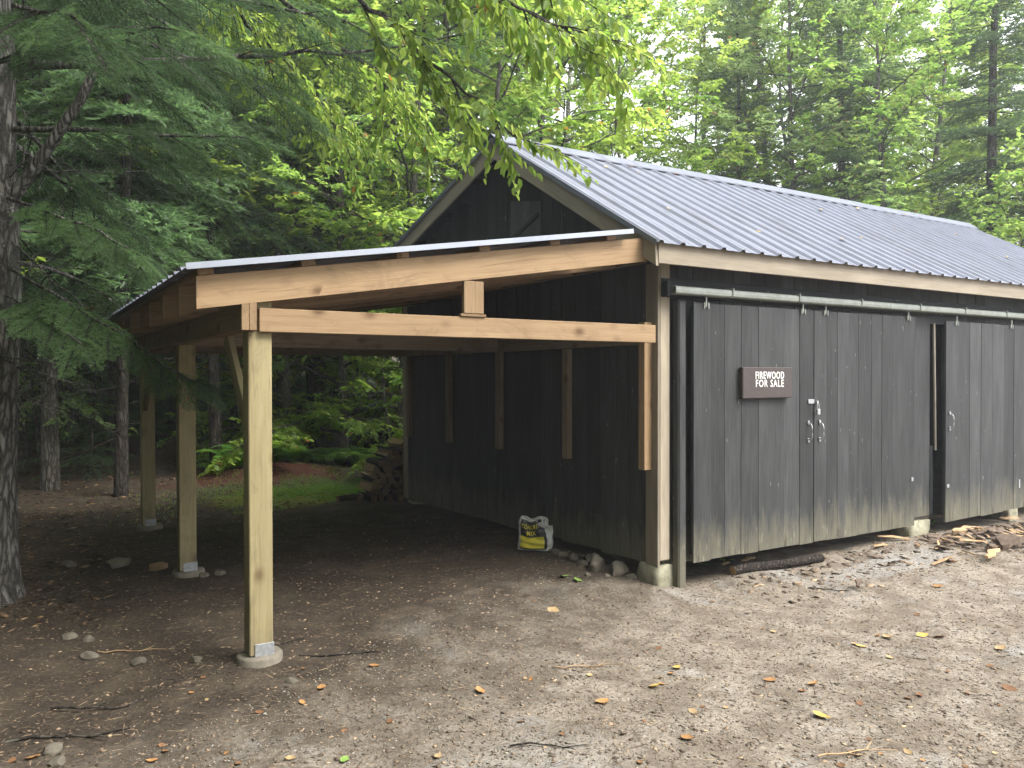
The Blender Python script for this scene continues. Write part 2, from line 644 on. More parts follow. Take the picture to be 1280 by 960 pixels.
def mat_ground():
    b = NB('dirt_yard')
    P = b.pos()
    x, y, z = b.sep(P)
    big = b.noise(P, .55, 4, .6)
    mid = b.noise(P, 3.2, 6, .7)
    fine = b.noise(P, 46, 5, .75)
    # sandy grit in the open yard, dark humus elsewhere
    sand = b.ramp(fine, [(.28, (.115, .094, .073)), (.5, (.25, .212, .168)), (.72, (.375, .332, .275))])
    sand = b.mix(b.math('MULTIPLY', b.ramp(mid, [(.42, 1.0), (.58, 0.0)]), .68), sand, (.12, .094, .07))
    grey = b.noise(P, 1.1, 5, .7)
    sand = b.mix(b.math('MULTIPLY', b.ramp(grey, [(.55, 0.0), (.68, 1.0)]), .65), sand, b.ramp(fine, [(.3, (.22, .21, .20)), (.7, (.42, .41, .39))]))
    hum = b.ramp(fine, [(.3, (.022, .017, .0125)), (.55, (.052, .040, .030)), (.75, (.105, .085, .065))])
    hum = b.mix(b.math('MULTIPLY', b.ramp(mid, [(.45, 0.0), (.65, 1.0)]), .5), hum, (.10, .08, .055))
    # how far out into the yard
    yard = b.math('ADD', b.math('SUBTRACT', b.math('MULTIPLY', x, .32), y), b.math('MULTIPLY', b.math('SUBTRACT', big, .5), 3.0))
    yard = b.math('ADD', yard, b.math('MULTIPLY', b.math('SUBTRACT', mid, .5), .9))
    k = b.ramp(b.math('ADD', b.math('MULTIPLY', yard, .22), .46), [(.25, 0.0), (.62, 1.0)])
    col = b.mix(k, hum, sand)

    def blob(cx, cy, rx, ry):
        dx = b.math('DIVIDE', b.math('SUBTRACT', x, cx), rx)
        dy = b.math('DIVIDE', b.math('SUBTRACT', y, cy), ry)
        r = b.math('SQRT', b.math('ADD', b.math('MULTIPLY', dx, dx), b.math('MULTIPLY', dy, dy)))
        r = b.math('ADD', r, b.math('MULTIPLY', b.math('SUBTRACT', mid, .5), 1.3))
        return b.ramp(r, [(.75, 1.0), (1.0, 0.0)])
    moss = b.ramp(fine, [(.3, (.06, .075, .015)), (.6, (.15, .165, .03)), (.75, (.24, .21, .06))])
    col = b.mix(blob(-.45, 6.55, 1.9, .95), col, moss)
    mul = b.ramp(fine, [(.3, (.03, .012, .009)), (.55, (.068, .028, .021)), (.75, (.13, .065, .05))])
    col = b.mix(blob(-1.1, 8.4, 1.6, .95), col, mul)
    ash = b.ramp(fine, [(.3, (.2, .195, .185)), (.7, (.40, .39, .37))])
    col = b.mix(b.math('MULTIPLY', blob(2.35, -.62, 1.1, .22), .5), col, ash)
    col = b.mix(b.math('MULTIPLY', blob(-2.75, -2.0, .75, .4), .25), col, ash)
    fo = b.ramp(b.math('ADD', y, b.math('MULTIPLY', mid, 3)), [(0, 0.0), (1, 1.0)])
    h = b.math('ADD', b.math('MULTIPLY', fine, .7), b.math('MULTIPLY', mid, .6))
    b.bsdf(col, .95, bump=b.bump(h, .9, .02), spec=.12)
    return b.m


MT['ground'] = mat_ground()
gx = axis_coords(-7.5, 6.5, .05, 260)
gy = axis_coords(-4.5, 9.5, .05, 260)
GX, GY = np.meshgrid(gx, gy)
GV = np.stack([GX.ravel(), GY.ravel(), gz(GX.ravel(), GY.ravel())], 1)
nx_, ny_ = len(gx), len(gy)
ii = (np.arange(ny_ - 1)[:, None] * nx_ + np.arange(nx_ - 1)[None, :]).ravel()
GF = np.stack([ii, ii + 1, ii + nx_ + 1, ii + nx_], 1)
ground = put('ground', mesh_np('ground', GV, GF, (MT['ground'],), smooth=True))
tag(ground, 'bare dirt and grit yard running back into the forest floor', 'ground', kind='structure')


# ------------------------------------------------------------------ barn (front wall on Y=0, gable wall on X=.05)
RIDGE_Y, RIDGE_Z = 2.19, 4.26
S_F, S_B = .57, .304                       # front and back roof slopes
BX0, BX1, BD = .05, 8.62, 5.04             # gable wall, far wall, depth
RK = -.24                                  # outer face of the rake boards
EAVE_Y, BEAVE_Y = -.29, 5.36


def zroof(y):
    return RIDGE_Z - S_F * (RIDGE_Y - y) if y < RIDGE_Y else RIDGE_Z - S_B * (y - RIDGE_Y)


barn = empty('barn', (BX0, 0, 0), 'charcoal plank barn with ribbed grey metal roof and pale trim', 'barn')

# gable planks, each its own board, tops cut to the roof line
yy = 0.005
while yy < BD - .05:
    w = random.uniform(.17, .255)
    y1 = min(yy + w, BD)
    if BD - y1 < .1:
        y1 = BD
    a, c2 = yy + .0025, y1 - .0025
    zb = .19 - .022 * yy + random.uniform(-.012, .012)
    xo = BX0 + random.uniform(-.003, .003)
    poly = [(xo, a, zb), (xo, c2, zb - .003), (xo, c2, zroof(c2) - .075)]
    if a < RIDGE_Y < c2:
        poly.append((xo, RIDGE_Y, RIDGE_Z - .075))
    poly.append((xo, a, zroof(a) - .075))
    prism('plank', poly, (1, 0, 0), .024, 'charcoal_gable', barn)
    yy = y1
# unseen dark skin added behind the planks to keep daylight out of the joints
prism('gable_light_stop', [(.088, .02, .2), (.088, BD - .02, .12), (.088, BD - .02, zroof(BD) - .09), (.088, RIDGE_Y, RIDGE_Z - .09), (.088, .02, zroof(0) - .09)], (1, 0, 0), .02, 'charcoal_dark', barn)
# boarded-up gable hatch
prism('hatch', [(.024, 1.70, 3.02), (.024, 2.27, 3.02), (.024, 2.27, 3.63), (.024, 1.70, 3.53)], (1, 0, 0), .02, 'hatch_paint', barn)
board('hatch_brace', (.012, 1.72, 3.40), (.012, 2.25, 3.22), .02, .045, 'charcoal', barn)
# front wall planks
xx = .055
while xx < BX1:
    w = random.uniform(.16, .23)
    x1 = min(xx + w, BX1)
    zb = .2 + random.uniform(-.01, .01)
    if 4.02 < x1 and xx < 5.62:             # door opening behind the third door
        zb = 2.33
    yo = random.uniform(-.002, .003)
    prism('plank', [(xx + .002, yo, zb), (x1 - .002, yo, zb), (x1 - .002, yo, 2.78), (xx + .002, yo, 2.78)], (0, 1, 0), .024, 'charcoal', barn)
    xx = x1
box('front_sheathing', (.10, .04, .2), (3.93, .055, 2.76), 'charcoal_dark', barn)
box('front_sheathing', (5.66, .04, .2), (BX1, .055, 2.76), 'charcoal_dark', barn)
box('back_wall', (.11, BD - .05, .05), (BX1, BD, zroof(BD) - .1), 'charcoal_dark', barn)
prism('far_gable_wall', [(BX1, .06, .2), (BX1, BD - .06, .1), (BX1, BD - .06, zroof(BD) - .1), (BX1, RIDGE_Y, RIDGE_Z - .1), (BX1, .06, zroof(.06) - .1)], (1, 0, 0), .03, 'charcoal', barn)
box('barn_floor', (.12, .07, .16), (BX1 - .02, BD - .06, .2), 'grey_wood', barn)

# corner boards
box('corner_board', (.0215, -.0245, .185), (.0465, .125, 2.70), 'trim', barn, .003, 2)
box('corner_board', (.0475, -.0265, .235), (.152, -.0035, 2.70), 'trim', barn, .003, 2)
box('corner_board', (.0215, BD - .09, .1), (.0465, BD + .025, 3.1), 'trim', barn, .003, 2)

# roof deck, lookouts, rakes, fascia
CF, CB = math.atan(S_F), math.atan(S_B)


def roof_pt(x, y, off):
    """point at roof height minus off measured square to the slope"""
    if y <= RIDGE_Y:
        n = Vector((0, -math.sin(CF), math.cos(CF)))
    else:
        n = Vector((0, math.sin(CB), math.cos(CB)))
    return Vector((x, y, zroof(y))) - n * off


for (ya, yb) in ((EAVE_Y + .03, RIDGE_Y - .02), (RIDGE_Y + .02, BEAVE_Y - .03)):
    prism('roof_deck', [roof_pt(RK + .03, ya, .052), roof_pt(8.8, ya, .052), roof_pt(8.8, yb, .052), roof_pt(RK + .03, yb, .052)],
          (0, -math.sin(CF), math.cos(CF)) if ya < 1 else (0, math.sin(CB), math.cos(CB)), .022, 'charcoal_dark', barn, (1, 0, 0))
for y in [-.05, .4, .85, 1.3, 1.75, 2.1, 2.5, 2.9, 3.3, 3.7, 4.1, 4.5, 4.9]:
    a, c2 = roof_pt(RK + .032, y, .098), roof_pt(.046, y, .098)
    n = (0, -math.sin(CF), math.cos(CF)) if y < RIDGE_Y else (0, math.sin(CB), math.cos(CB))
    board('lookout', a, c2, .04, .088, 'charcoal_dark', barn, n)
RH = .175
for (ya, yb, nm) in ((EAVE_Y, RIDGE_Y, 0), (RIDGE_Y, BEAVE_Y, 1)):
    for xs in (RK, 8.81):
        prism('rake_board', [roof_pt(xs, ya, .03), (xs, yb if nm == 0 else ya, RIDGE_Z - .035) if nm == 0 else roof_pt(xs, yb, .03),
                             (xs, RIDGE_Y, RIDGE_Z - .035 - RH * 1.1) if nm == 0 else roof_pt(xs, yb, .03 + RH)] +
              ([(xs, ya, zroof(ya) - .03 - RH * 1.1)] if nm == 0 else [(xs, RIDGE_Y + .002, RIDGE_Z - .035 - RH * 1.1), (xs, RIDGE_Y + .002, RIDGE_Z - .035)]),
              (1, 0, 0), .024, 'trim', barn, (0, math.cos(CF), math.sin(CF)) if nm == 0 else (0, math.cos(CB), -math.sin(CB)))
for (xa, xb, dz) in ((RK + .026, 5.62, 0), (5.625, 8.83, -.004)):
    box('fascia', (xa, EAVE_Y - .002, 2.645 + dz), (xb, EAVE_Y + .022, 2.815 + dz), 'trim', barn, .003, 0)
box('back_fascia', (RK + .026, BEAVE_Y - .03, zroof(BEAVE_Y) - .2), (8.83, BEAVE_Y - .006, zroof(BEAVE_Y) - .05), 'trim', barn, .003, 0)
for x in np.arange(.5, 8.6, .61):
    p0, p1 = roof_pt(x, EAVE_Y + .03, .125), roof_pt(x, .3, .125)
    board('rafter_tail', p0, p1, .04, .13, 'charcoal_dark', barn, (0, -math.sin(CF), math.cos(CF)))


def rib_panel_mesh(length, width, nrib, name, rib_h=.022):
    """ribbed steel sheet: ribs run along X (length), width on Y; 2 mm thick"""
    prof = []
    pitch = width / nrib
    for r in range(nrib):
        c = r * pitch + .035
        prof += [(c - .032, 0), (c - .012, rib_h), (c + .012, rib_h), (c + .032, 0), (c + pitch / 2 - .012, 0), (c + pitch / 2, .004), (c + pitch / 2 + .012, 0)]
    prof.append((width + .0015, 0))
    prof = np.array(prof)
    k = len(prof)
    V = []
    for xx_ in (0, length):
        for dz in (0, -.002):
            V += [(xx_, p[0], p[1] + dz) for p in prof]
    F = []
    for i in range(k - 1):
        F.append((i, i + 2 * k, i + 2 * k + 1, i + 1))                 # top (length outwards)
        F.append((k + i, k + i + 1, 3 * k + i + 1, 3 * k + i))         # underside
        F.append((i, i + 1, k + i + 1, k + i))
        F.append((2 * k + i, 3 * k + i, 3 * k + i + 1, 2 * k + i + 1))
    return mesh_py(name, V, F, (MT['roof'],))


def screw_mesh(length, width, nrib, rows):
    V, F = [], []
    pitch = width / nrib
    for r in range(nrib):
        for xr in rows:
            cx, cy, b0 = xr, r * pitch + .07, len(V)
            for k in range(6):
                V.append((cx + .007 * math.cos(k * math.pi / 3), cy + .007 * math.sin(k * math.pi / 3), 0.0))
            for k in range(6):
                V.append((cx + .005 * math.cos(k * math.pi / 3), cy + .005 * math.sin(k * math.pi / 3), .007))
            F.append(tuple(b0 + 6 + k for k in range(6)))
            F += [(b0 + k, b0 + (k + 1) % 6, b0 + 6 + (k + 1) % 6, b0 + 6 + k) for k in range(6)]
    me = bpy.data.meshes.new('screws')
    me.from_pydata(V, [], F)
    me.materials.append(MT['galv'])
    return me


PW = .9144


def lay_panels(parent, origin, xdir, ydir, length, n, rows):
    """n panels side by side along ydir, ribs along xdir"""
    me = rib_panel_mesh(length, PW, 4, 'roof_panel')
    ms = screw_mesh(length, PW, 4, rows)
    x, y = Vector(xdir).normalized(), Vector(ydir).normalized()
    z = x.cross(y)
    for i in range(n):
        o = Vector(origin) + y * (PW * i) + z * (.0008 * (i % 2))
        W = Matrix.Identity(4)
        for k in range(3):
            W[k][0], W[k][1], W[k][2], W[k][3] = x[k], y[k], z[k], o[k]
        p = put('roof_panel', me, W, parent)
        s = put('screws', ms, W, p)
        s['kind'] = 'stuff'


fl = (RIDGE_Y - EAVE_Y + .04) / math.cos(CF)
down_f = Vector((0, -math.cos(CF), -math.sin(CF)))
lay_panels(barn, roof_pt(RK - .02, RIDGE_Y - .012, .022), down_f, (1, 0, 0), fl, 10, [.2, .75, 1.35, 1.95, 2.55, 2.78])
bl = (BEAVE_Y - RIDGE_Y + .03) / math.cos(CB)
down_b = Vector((0, math.cos(CB), -math.sin(CB)))
lay_panels(barn, roof_pt(RK - .02 + 10 * PW, RIDGE_Y + .012, .022), down_b, (-1, 0, 0), bl, 10, [.2, .8, 1.5, 2.2, 2.9])
# folded ridge cap sitting on the ribs
for (xa, xb) in ((RK - .03, 2.95), (2.93, 6.0), (5.98, 8.92)):
    lift = .004 if xa > 2.9 and xa < 3 else 0.0
    pf, pb = roof_pt(0, RIDGE_Y - .15, -.003 - lift), roof_pt(0, RIDGE_Y + .15, -.003 - lift)
    top = RIDGE_Z + .022 + lift
    V, F = [], []
    for x_ in (xa, xb):
        V += [(x_, pf.y, pf.z - .012), (x_, pf.y, pf.z), (x_, RIDGE_Y - .02, top - .009), (x_, RIDGE_Y, top + .004), (x_, RIDGE_Y + .02, top - .006), (x_, pb.y, pb.z), (x_, pb.y, pb.z - .012)]
    for i in range(6):
        F.append((i, i + 7, i + 8, i + 1))
    put('ridge_cap', mesh_py('ridge_cap', V, F, (MT['roof'],)), None, barn)
# rake flashing
for (ya, yb) in ((EAVE_Y - .03, RIDGE_Y - .01), (RIDGE_Y + .01, BEAVE_Y + .02)):
    n = (0, -math.sin(CF), math.cos(CF)) if ya < 1 else (0, math.sin(CB), math.cos(CB))
    board('rake_flashing', roof_pt(RK - .016, ya, .030), roof_pt(RK - .016, yb, .030), .008, .044, 'roof', barn, n, .002)

# concrete pier at the near corner, footing blocks along the sill
def rough_block(name, lo, hi, mat, parent, amp=.012, seed=1):
    import bmesh
    bm = bmesh.new()
    bmesh.ops.create_cube(bm, size=1)
    bmesh.ops.subdivide_edges(bm, edges=bm.edges[:], cuts=3, use_grid_fill=True)
    r = np.random.default_rng(seed)
    lo, hi = Vector(lo), Vector(hi)
    d, m = hi - lo, (hi + lo) / 2
    for v in bm.verts:
        q = Vector(v.co)
        e = sum(abs(abs(c) - .5) < 1e-4 for c in q)
        s = 1.0 - (.0 if e < 2 else .04 * (e - 1))
        v.co = Vector((q.x * d.x * s, q.y * d.y * s, q.z * d.z * s)) + Vector(r.normal(0, amp, 3))
    me = bpy.data.meshes.new(name)
    bm.to_mesh(me)
    bm.free()
    me.materials.append(MT[mat])
    me.polygons.foreach_set('use_smooth', [True] * len(me.polygons))
    return put(name, me, Matrix.Translation(m), parent)


rough_block('concrete_pier', (.02, -.035, -.25), (.25, .24, .195), 'concrete', barn, .005, 3)
rough_block('concrete_pier', (3.62, -.02, -.25), (4.0, .26, .2), 'concrete', barn, .006, 4)
rough_block('concrete_pier', (.03, 4.7, -.25), (.3, 5.0, .08), 'concrete', barn, .006, 5)
rough_block('concrete_pier', (5.7, 0, -.25), (5.95, .26, .2), 'concrete', barn, .006, 6)
# door-stop post beside the corner
board('door_stop_post', (.228, -.062, -.08), (.226, -.060, 2.40), .085, .09, 'charcoal', barn, (1, 0, 0), .014)

# sliding-door track with its backing board
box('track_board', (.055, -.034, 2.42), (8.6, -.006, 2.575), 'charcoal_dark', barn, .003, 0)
box('track_board_end', (.045, -.115, 2.425), (.085, -.036, 2.545), 'charcoal_dark', barn, .003, 0)
for (xa, xb) in ((.088, 3.02), (3.025, 5.98), (5.985, 8.58)):
    V, F = [], []
    prof = [(-.105, 2.437), (-.158, 2.437), (-.168, 2.447), (-.171, 2.470), (-.166, 2.492), (-.150, 2.502), (-.095, 2.502), (-.080, 2.492), (-.078, 2.437), (-.085, 2.437), (-.087, 2.486), (-.150, 2.491), (-.158, 2.470), (-.156, 2.447), (-.105, 2.447)]
    k = len(prof)
    for x_ in (xa, xb):
        V += [(x_, p[0], p[1]) for p in prof]
    F = [(i, (i + 1) % k, k + (i + 1) % k, k + i) for i in range(k)] + [tuple(range(k))[::-1], tuple(range(k, 2 * k))]
    put('track_rail', mesh_py('track_rail', V, F, (MT['rail'],)), None, barn)
for x in (.75, 1.62, 2.55, 3.55, 4.42, 5.3, 6.2):
    box('track_bracket', (x - .010, -.178, 2.445), (x + .010, -.038, 2.515), 'rail', barn, .003, 1)


def handle_mesh():
    """pull handle: bowed bar with two foot plates"""
    t = np.linspace(0, math.pi, 9)
    P = np.stack([np.zeros(9), -.012 - .038 * np.sin(t) ** .6, .075 * np.cos(t)], 1)
    V, F = tubes([(P, np.full(9, .0065))], 8)
    V, F = list(V), [list(f) for f in F]
    for s in (-1, 1):
        bv, bf = chamfer_box(.026, .012, .04, .003)
        o = len(V)
        V += [np.array(v) + np.array([0, -.006, s * .082]) for v in bv]
        F += [[i + o for i in f] for f in bf]
    return mesh_py('handle', V, F, (MT['galv'],))


H_ME = handle_mesh()


def door(x0, x1, zb0, zb1, zt, yf, tilt=0.0, n=8, label=None, hang=(), handle=None):
    """one sliding door: planks as sub-parts; yf = front face"""
    dr = box('door', (x0 + .01, yf + .026, max(zb0, zb1) + .06), (x1 - .01, yf + .05, zt - .03), 'charcoal_dark', barn, .003, 2)
    if label:
        dr['label'] = label
    ws = np.array([random.uniform(.8, 1.25) for _ in range(n)])
    e = x0 + np.concatenate([[0], np.cumsum(ws / ws.sum())]) * (x1 - x0)
    for i in range(n):
        a, c2 = e[i] + .0018, e[i + 1] - .0018
        f0, f1 = (a - x0) / (x1 - x0), (c2 - x0) / (x1 - x0)
        yo = yf + random.uniform(-.003, .003)
        jb = random.uniform(-.006, .006)
        za, zc = zb0 + (zb1 - zb0) * f0 + jb, zb0 + (zb1 - zb0) * f1 + jb
        prism('plank', [(a + tilt * 0, yo, za), (c2, yo, zc), (c2, yo, zt + random.uniform(-.003, .003)), (a, yo, zt)], (0, 1, 0), .024, 'charcoal', dr)
    for x in hang:
        box('hanger', (x - .008, yf - .012, zt - .03), (x + .008, yf - .004, zt + .06), 'rail', dr, .002, 2)
        box('hanger', (x - .03, yf - .016, zt - .045), (x - .018, yf - .0045, zt + .005), 'rail', dr, .001, 2)
        box('hanger', (x + .018, yf - .016, zt - .045), (x + .03, yf - .0045, zt + .005), 'rail', dr, .001, 2)
    if handle:
        put('handle', H_ME, Matrix.Translation((handle[0], yf - .003, handle[1])), dr)
    return dr


DY = -.12
d1 = door(.33, 1.882, .205, .198, 2.378, DY, 0, 8, 'wide charcoal door with the brown sign', (.47, 1.72), (1.80, 1.245))
d2 = door(1.892, 3.532, .198, .187, 2.378, DY, 0, 9, 'wide charcoal door right of the padlock', (2.05, 3.40), (1.965, 1.245))
d3 = door(4.055, 5.73, .168, .19, 2.352, DY - .035, 0, 7, 'charcoal door hanging proud of the wall', (4.25, 5.42), (4.12, 1.27))
d4 = door(5.76, 7.30, .30, .30, 2.36, DY + .03, 0, 8, None, (5.95, 7.1))
# hasp across the door joint
box('hasp', (1.79, DY - .016, 1.505), (1.875, DY - .005, 1.545), 'galv', d1, .002, 0)
box('staple', (1.896, DY - .03, 1.50), (1.92, DY - .005, 1.53), 'galv', d2, .002, 1)
# loose board seen through the gap beside the third door, rusty latch plates
board('loose_board', (4.03, -.055, .95), (3.985, -.06, 2.33), .02, .026, 'grey_wood', barn, (1, 0, 0))
board('jamb_board', (4.0, -.02, .25), (3.995, -.02, 1.0), .03, .06, 'charcoal_dark', barn, (1, 0, 0))
box('jamb_board', (3.58, -.03, .24), (3.965, -.008, 2.40), 'charcoal', barn, .003, 2)
box('latch_plate', (4.07, DY - .046, .55), (4.11, DY - .041, .585), 'galv', d3, .001)
box('latch_plate', (5.60, DY - .046, .43), (5.63, DY - .041, .53), 'galv', d3, .001)
box('latch_plate', (3.46, DY - .011, .66), (3.495, DY - .006, .70), 'galv', d2, .001)

# padlock and sign hang on the doors: things of their own
pl = empty('padlock', (1.905, DY - .035, 1.40), 'small steel padlock hanging from the hasp between the doors', 'padlock')
box('lock_body', (1.884, DY - .047, 1.40), (1.926, DY - .023, 1.455), 'galv', pl, .004, 2)
t = np.linspace(0, math.pi, 9)
V, F = tubes([(np.stack([1.905 + .014 * np.cos(t), np.full(9, DY - .035), 1.456 + .05 * np.sin(t)], 1), np.full(9, .0042))], 8)
put('shackle', mesh_np('shackle', V, F, (MT['galv'],), smooth=True), None, pl)


def text_mesh(txt, size_x, size_z, thick, mat, name, bold=.012):
    """lettering as a flat mesh in the XZ plane, fitted to size"""
    cu = bpy.data.curves.new('tmp', 'FONT')
    cu.body = txt
    cu.size = 1
    cu.space_character = 1.18
    cu.offset = bold
    cu.extrude = .02
    cu.resolution_u = 3
    ob = bpy.data.objects.new('tmp', cu)
    COL.objects.link(ob)
    dg = bpy.context.evaluated_depsgraph_get()
    me = bpy.data.meshes.new_from_object(ob.evaluated_get(dg))
    bpy.data.objects.remove(ob)
    co = np.zeros(len(me.vertices) * 3, np.float32)
    me.vertices.foreach_get('co', co)
    co = co.reshape(-1, 3)
    lo, hi = co.min(0), co.max(0)
    u = (co - lo) / (hi - lo)
    me.vertices.foreach_set('co', np.stack([(u[:, 0] - .5) * size_x, -(u[:, 2]) * thick, (u[:, 1] - .5) * size_z], 1).astype(np.float32).ravel())
    me.materials.clear()
    me.materials.append(MT[mat])
    me.name = name
    me.update()
    return me


sx0, sx1, sz0, sz1 = .868, 1.515, 1.567, 1.842
sg = empty('sign', (sx0, DY - .01, sz0), 'brown wooden sign with white lettering FIREWOOD FOR SALE', 'sign')
box('sign_board', (sx0, DY - .052, sz0), (sx1, DY - .005, sz1), 'brown', sg, .006, 0)
sw, sh = sx1 - sx0, sz1 - sz0
for txt, fy, wd in (('FIREWOOD', .26, .575), ('FOR SALE', .52, .565)):
    put('lettering', text_mesh(txt, sw * wd, sh * .235, .003, 'white', 'lettering', .006), Matrix.Translation((sx0 + sw * .535, DY - .0515, sz1 - sh * fy)), sg)

# ------------------------------------------------------------------ lean-to on the gable side
LX = -3.21
LS = .1556                                  # roof slope
POSTS_Y = (0.0, 2.44, 4.88)
R_Y = [-.11 + .6235 * i for i in range(9)]


def zraf(x):                                # underside of the rafters
    return 2.155 + LS * (x + 3.575)


lean = empty('lean_to', (LX, 0, 0), 'new open timber lean-to with metal roof on the barn gable', 'lean-to')
PS = .07
for i, py in enumerate(POSTS_Y):
    g = gnd(LX, py)
    top = 2.225
    # square post, top notched on its outer side for the beam
    V, F = [], []
    for (x0, x1, z0, z1) in ((LX - PS, LX + PS, .085, 2.04), (LX - .025, LX + PS, 2.041, top)):
        bv, bf = chamfer_box(z1 - z0, 2 * PS, x1 - x0, .006)
        o = len(V)
        V += [np.array([v[0] + (z0 + z1) / 2 - 1.1, v[1], v[2] + (x0 + x1) / 2 - LX]) for v in bv]
        F += [[k + o for k in f] for f in bf]
    W = Matrix(((0, 0, 1, LX), (0, 1, 0, py), (1, 0, 0, 1.1), (0, 0, 0, 1)))
    me = mesh_py('post', V, [f[::-1] for f in F], (MT['treated'],))
    po = put('post', me, W, lean)
    # poured round footing
    th = np.linspace(0, 2 * np.pi, 24, endpoint=False)
    r = .135
    V = [(LX + .01, py, .078)] + [(LX + .01 + rr * math.cos(a) * (1 + .05 * math.sin(3 * a + i) + random.uniform(-.025, .025)), py + rr * math.sin(a) * (1 + random.uniform(-.03, .03)), z + random.uniform(-.004, .004)) for (rr, z) in ((r * .93, .078), (r, .066), (r * 1.04, -.25)) for a in th]
    F = [(0, 1 + k, 1 + (k + 1) % 24) for k in range(24)] + [(1 + j * 24 + k, 25 + j * 24 + k, 25 + j * 24 + (k + 1) % 24, 1 + j * 24 + (k + 1) % 24) for j in range(2) for k in range(24)]
    put('footing', mesh_py('footing', V, F, (MT['concrete_new'],), True), None, lean)
    # steel post base: plate, side tabs
    box('post_bracket', (LX - .04, py - PS - .006, .079), (LX + .075, py - PS - .001, .155), 'galv', po, .001)
    box('post_bracket', (LX + PS + .001, py - .045, .079), (LX + PS + .006, py + .045, .165), 'galv', po, .001)
    # tie from post to barn
    ty = py - PS - .0205 if i == 0 else py + PS + .0205
    box('tie_beam', (LX - .013, ty - .019, 2.035), (-.078 if i == 0 else .018, ty + .019, 2.177), 'fir_warm' if i == 0 else 'fir_shaded', lean, .003, 0)

# doubled outer beam on the posts
for (x0, x1) in ((-3.331, -3.2875), (-3.2865, -3.243)):
    box('beam_ply', (x0, -.128, 2.041), (x1, 5.02, 2.203 if x0 < -3.3 else 2.207), 'fir', lean, .003, 1)
# rafters, front one doubled as the fascia board
for i, y in enumerate(R_Y):
    xe = -.005 if i else -.19
    x0 = -3.575 + random.uniform(-.008, .008)
    z0, z1 = zraf(x0), zraf(xe)                       # plumb-cut ends
    prism('rafter', [(x0, y - .019, z0), (xe, y - .019, z1), (xe, y - .019, z1 + .187), (x0, y - .019, z0 + .187)], (0, 1, 0), .038, 'fir', lean, (1, 0, LS))
# strips under the metal
for x in (-3.53, -2.93, -2.3, -1.68, -1.08, -.55):
    z = zraf(x) + .189 + .021
    board('purlin', (x, -.125, z), (x, 5.24, z), .089, .038, 'fir', lean, (-LS, 0, 1))
# wall ledger for the rafters, lower ledger for the ties, cleats under it
board('ledger', (.0285, .13, zraf(.02) + .085), (.0285, 4.9, zraf(.02) + .085), .038, .17, 'fir_shaded', lean)
board('ledger', (.0285, .135, 2.10), (.0285, 4.93, 2.10), .038, .14, 'fir_shaded', lean)
for y, zb in ((.083, .985), (1.24, .975), (2.50, .965), (3.69, .955), (4.86, .95)):
    if y < .2:
        box('wall_cleat', (-.062, .045, zb), (.0205, .121, 2.21), 'fir', lean, .003, 2)
    else:
        box('wall_cleat', (-.012, y - .045, zb), (.0465 - .001, y + .045, 2.025), 'fir_shaded', lean, .003, 2)
# short king block between tie and front rafter, with its packer
xk = -1.768
box('king_block', (xk - .078, -.128, 2.2005), (xk + .078, -.091, zraf(xk) - .012), 'fir_warm', lean, .003, 2)
box('packer', (xk - .10, -.124, 2.179), (xk + .10, -.088, 2.199), 'fir_warm', lean, .003, 0)
# knee brace from the front post back up to the beam
board('knee_brace', (LX - .03, .06, 1.42), (LX - .03, .66, 2.035), .038, .12, 'treated', lean, (0, -.7, .7))
board('knee_brace', (LX - .03, 4.82, 1.42), (LX - .03, 4.22, 2.035), .038, .12, 'treated', lean, (0, .7, .7))

# metal roof: ribs down the slope
zm = .189 + .042 + .004
ux = Vector((-1, 0, -LS)).normalized()
x_in = .02
ll = (x_in + 3.645) / math.cos(math.atan(LS))
lay_panels(lean, (x_in, 5.285, zraf(x_in) + zm), ux, (0, -1, 0), ll, 5, [.3, .95, 1.6, 2.25, 2.85, 3.4])
x_in = -.42                                 # the front sheet stops short of the barn's rake board
lay_panels(lean, (x_in, 5.285 - 5 * PW, zraf(x_in) + zm), ux, (0, -1, 0), (x_in + 3.645) / math.cos(math.atan(LS)), 1, [.5, 1.15, 1.8, 2.4, 2.95])
nrm = (-LS, 0, 1)
board('roof_edge', (-3.65, -.212, zraf(-3.65) + zm + .004), (-.40, -.212, zraf(-.40) + zm + .004), .006, .036, 'roof_edge', lean, nrm, .001)

# ------------------------------------------------------------------ things on the ground
def shard_mesh(l, w, t, seed, mat, bend=.02, ragged=.25):
    """split slab of wood or bark: ragged outline, thickness, slight curl; length on X"""
    r = np.random.default_rng(seed)
    k = 6
    u = np.linspace(-.5, .5, k) + r.normal(0, .03, k)
    wid = w * (.5 + ragged * (r.random(k) - .5)) * np.array([.2 + .5 * r.random(), .8, 1, .95, .8, .1 + .4 * r.random()])
    cy = np.cumsum(r.normal(0, w * .14, k))
    V = []
    for i in range(k):
        zc = bend * (1 - (2 * u[i]) ** 2)
        tt = t * (.7 + .6 * r.random())
        V += [(u[i] * l, cy[i] - wid[i], zc - bend * .4), (u[i] * l, cy[i] + wid[i], zc - bend * .4 + r.normal(0, t * .2)),
              (u[i] * l, cy[i] + wid[i] * .85, zc + tt), (u[i] * l, cy[i] - wid[i] * .85, zc + tt * .9)]
    F = [(0, 3, 2, 1), (4 * k - 4, 4 * k - 3, 4 * k - 2, 4 * k - 1)]
    for i in range(k - 1):
        for j in range(4):
            F.append((4 * i + j, 4 * i + (j + 1) % 4, 4 * i + 4 + (j + 1) % 4, 4 * i + 4 + j))
    me = mesh_py('shard', V, F, (MT[mat],))
    return me


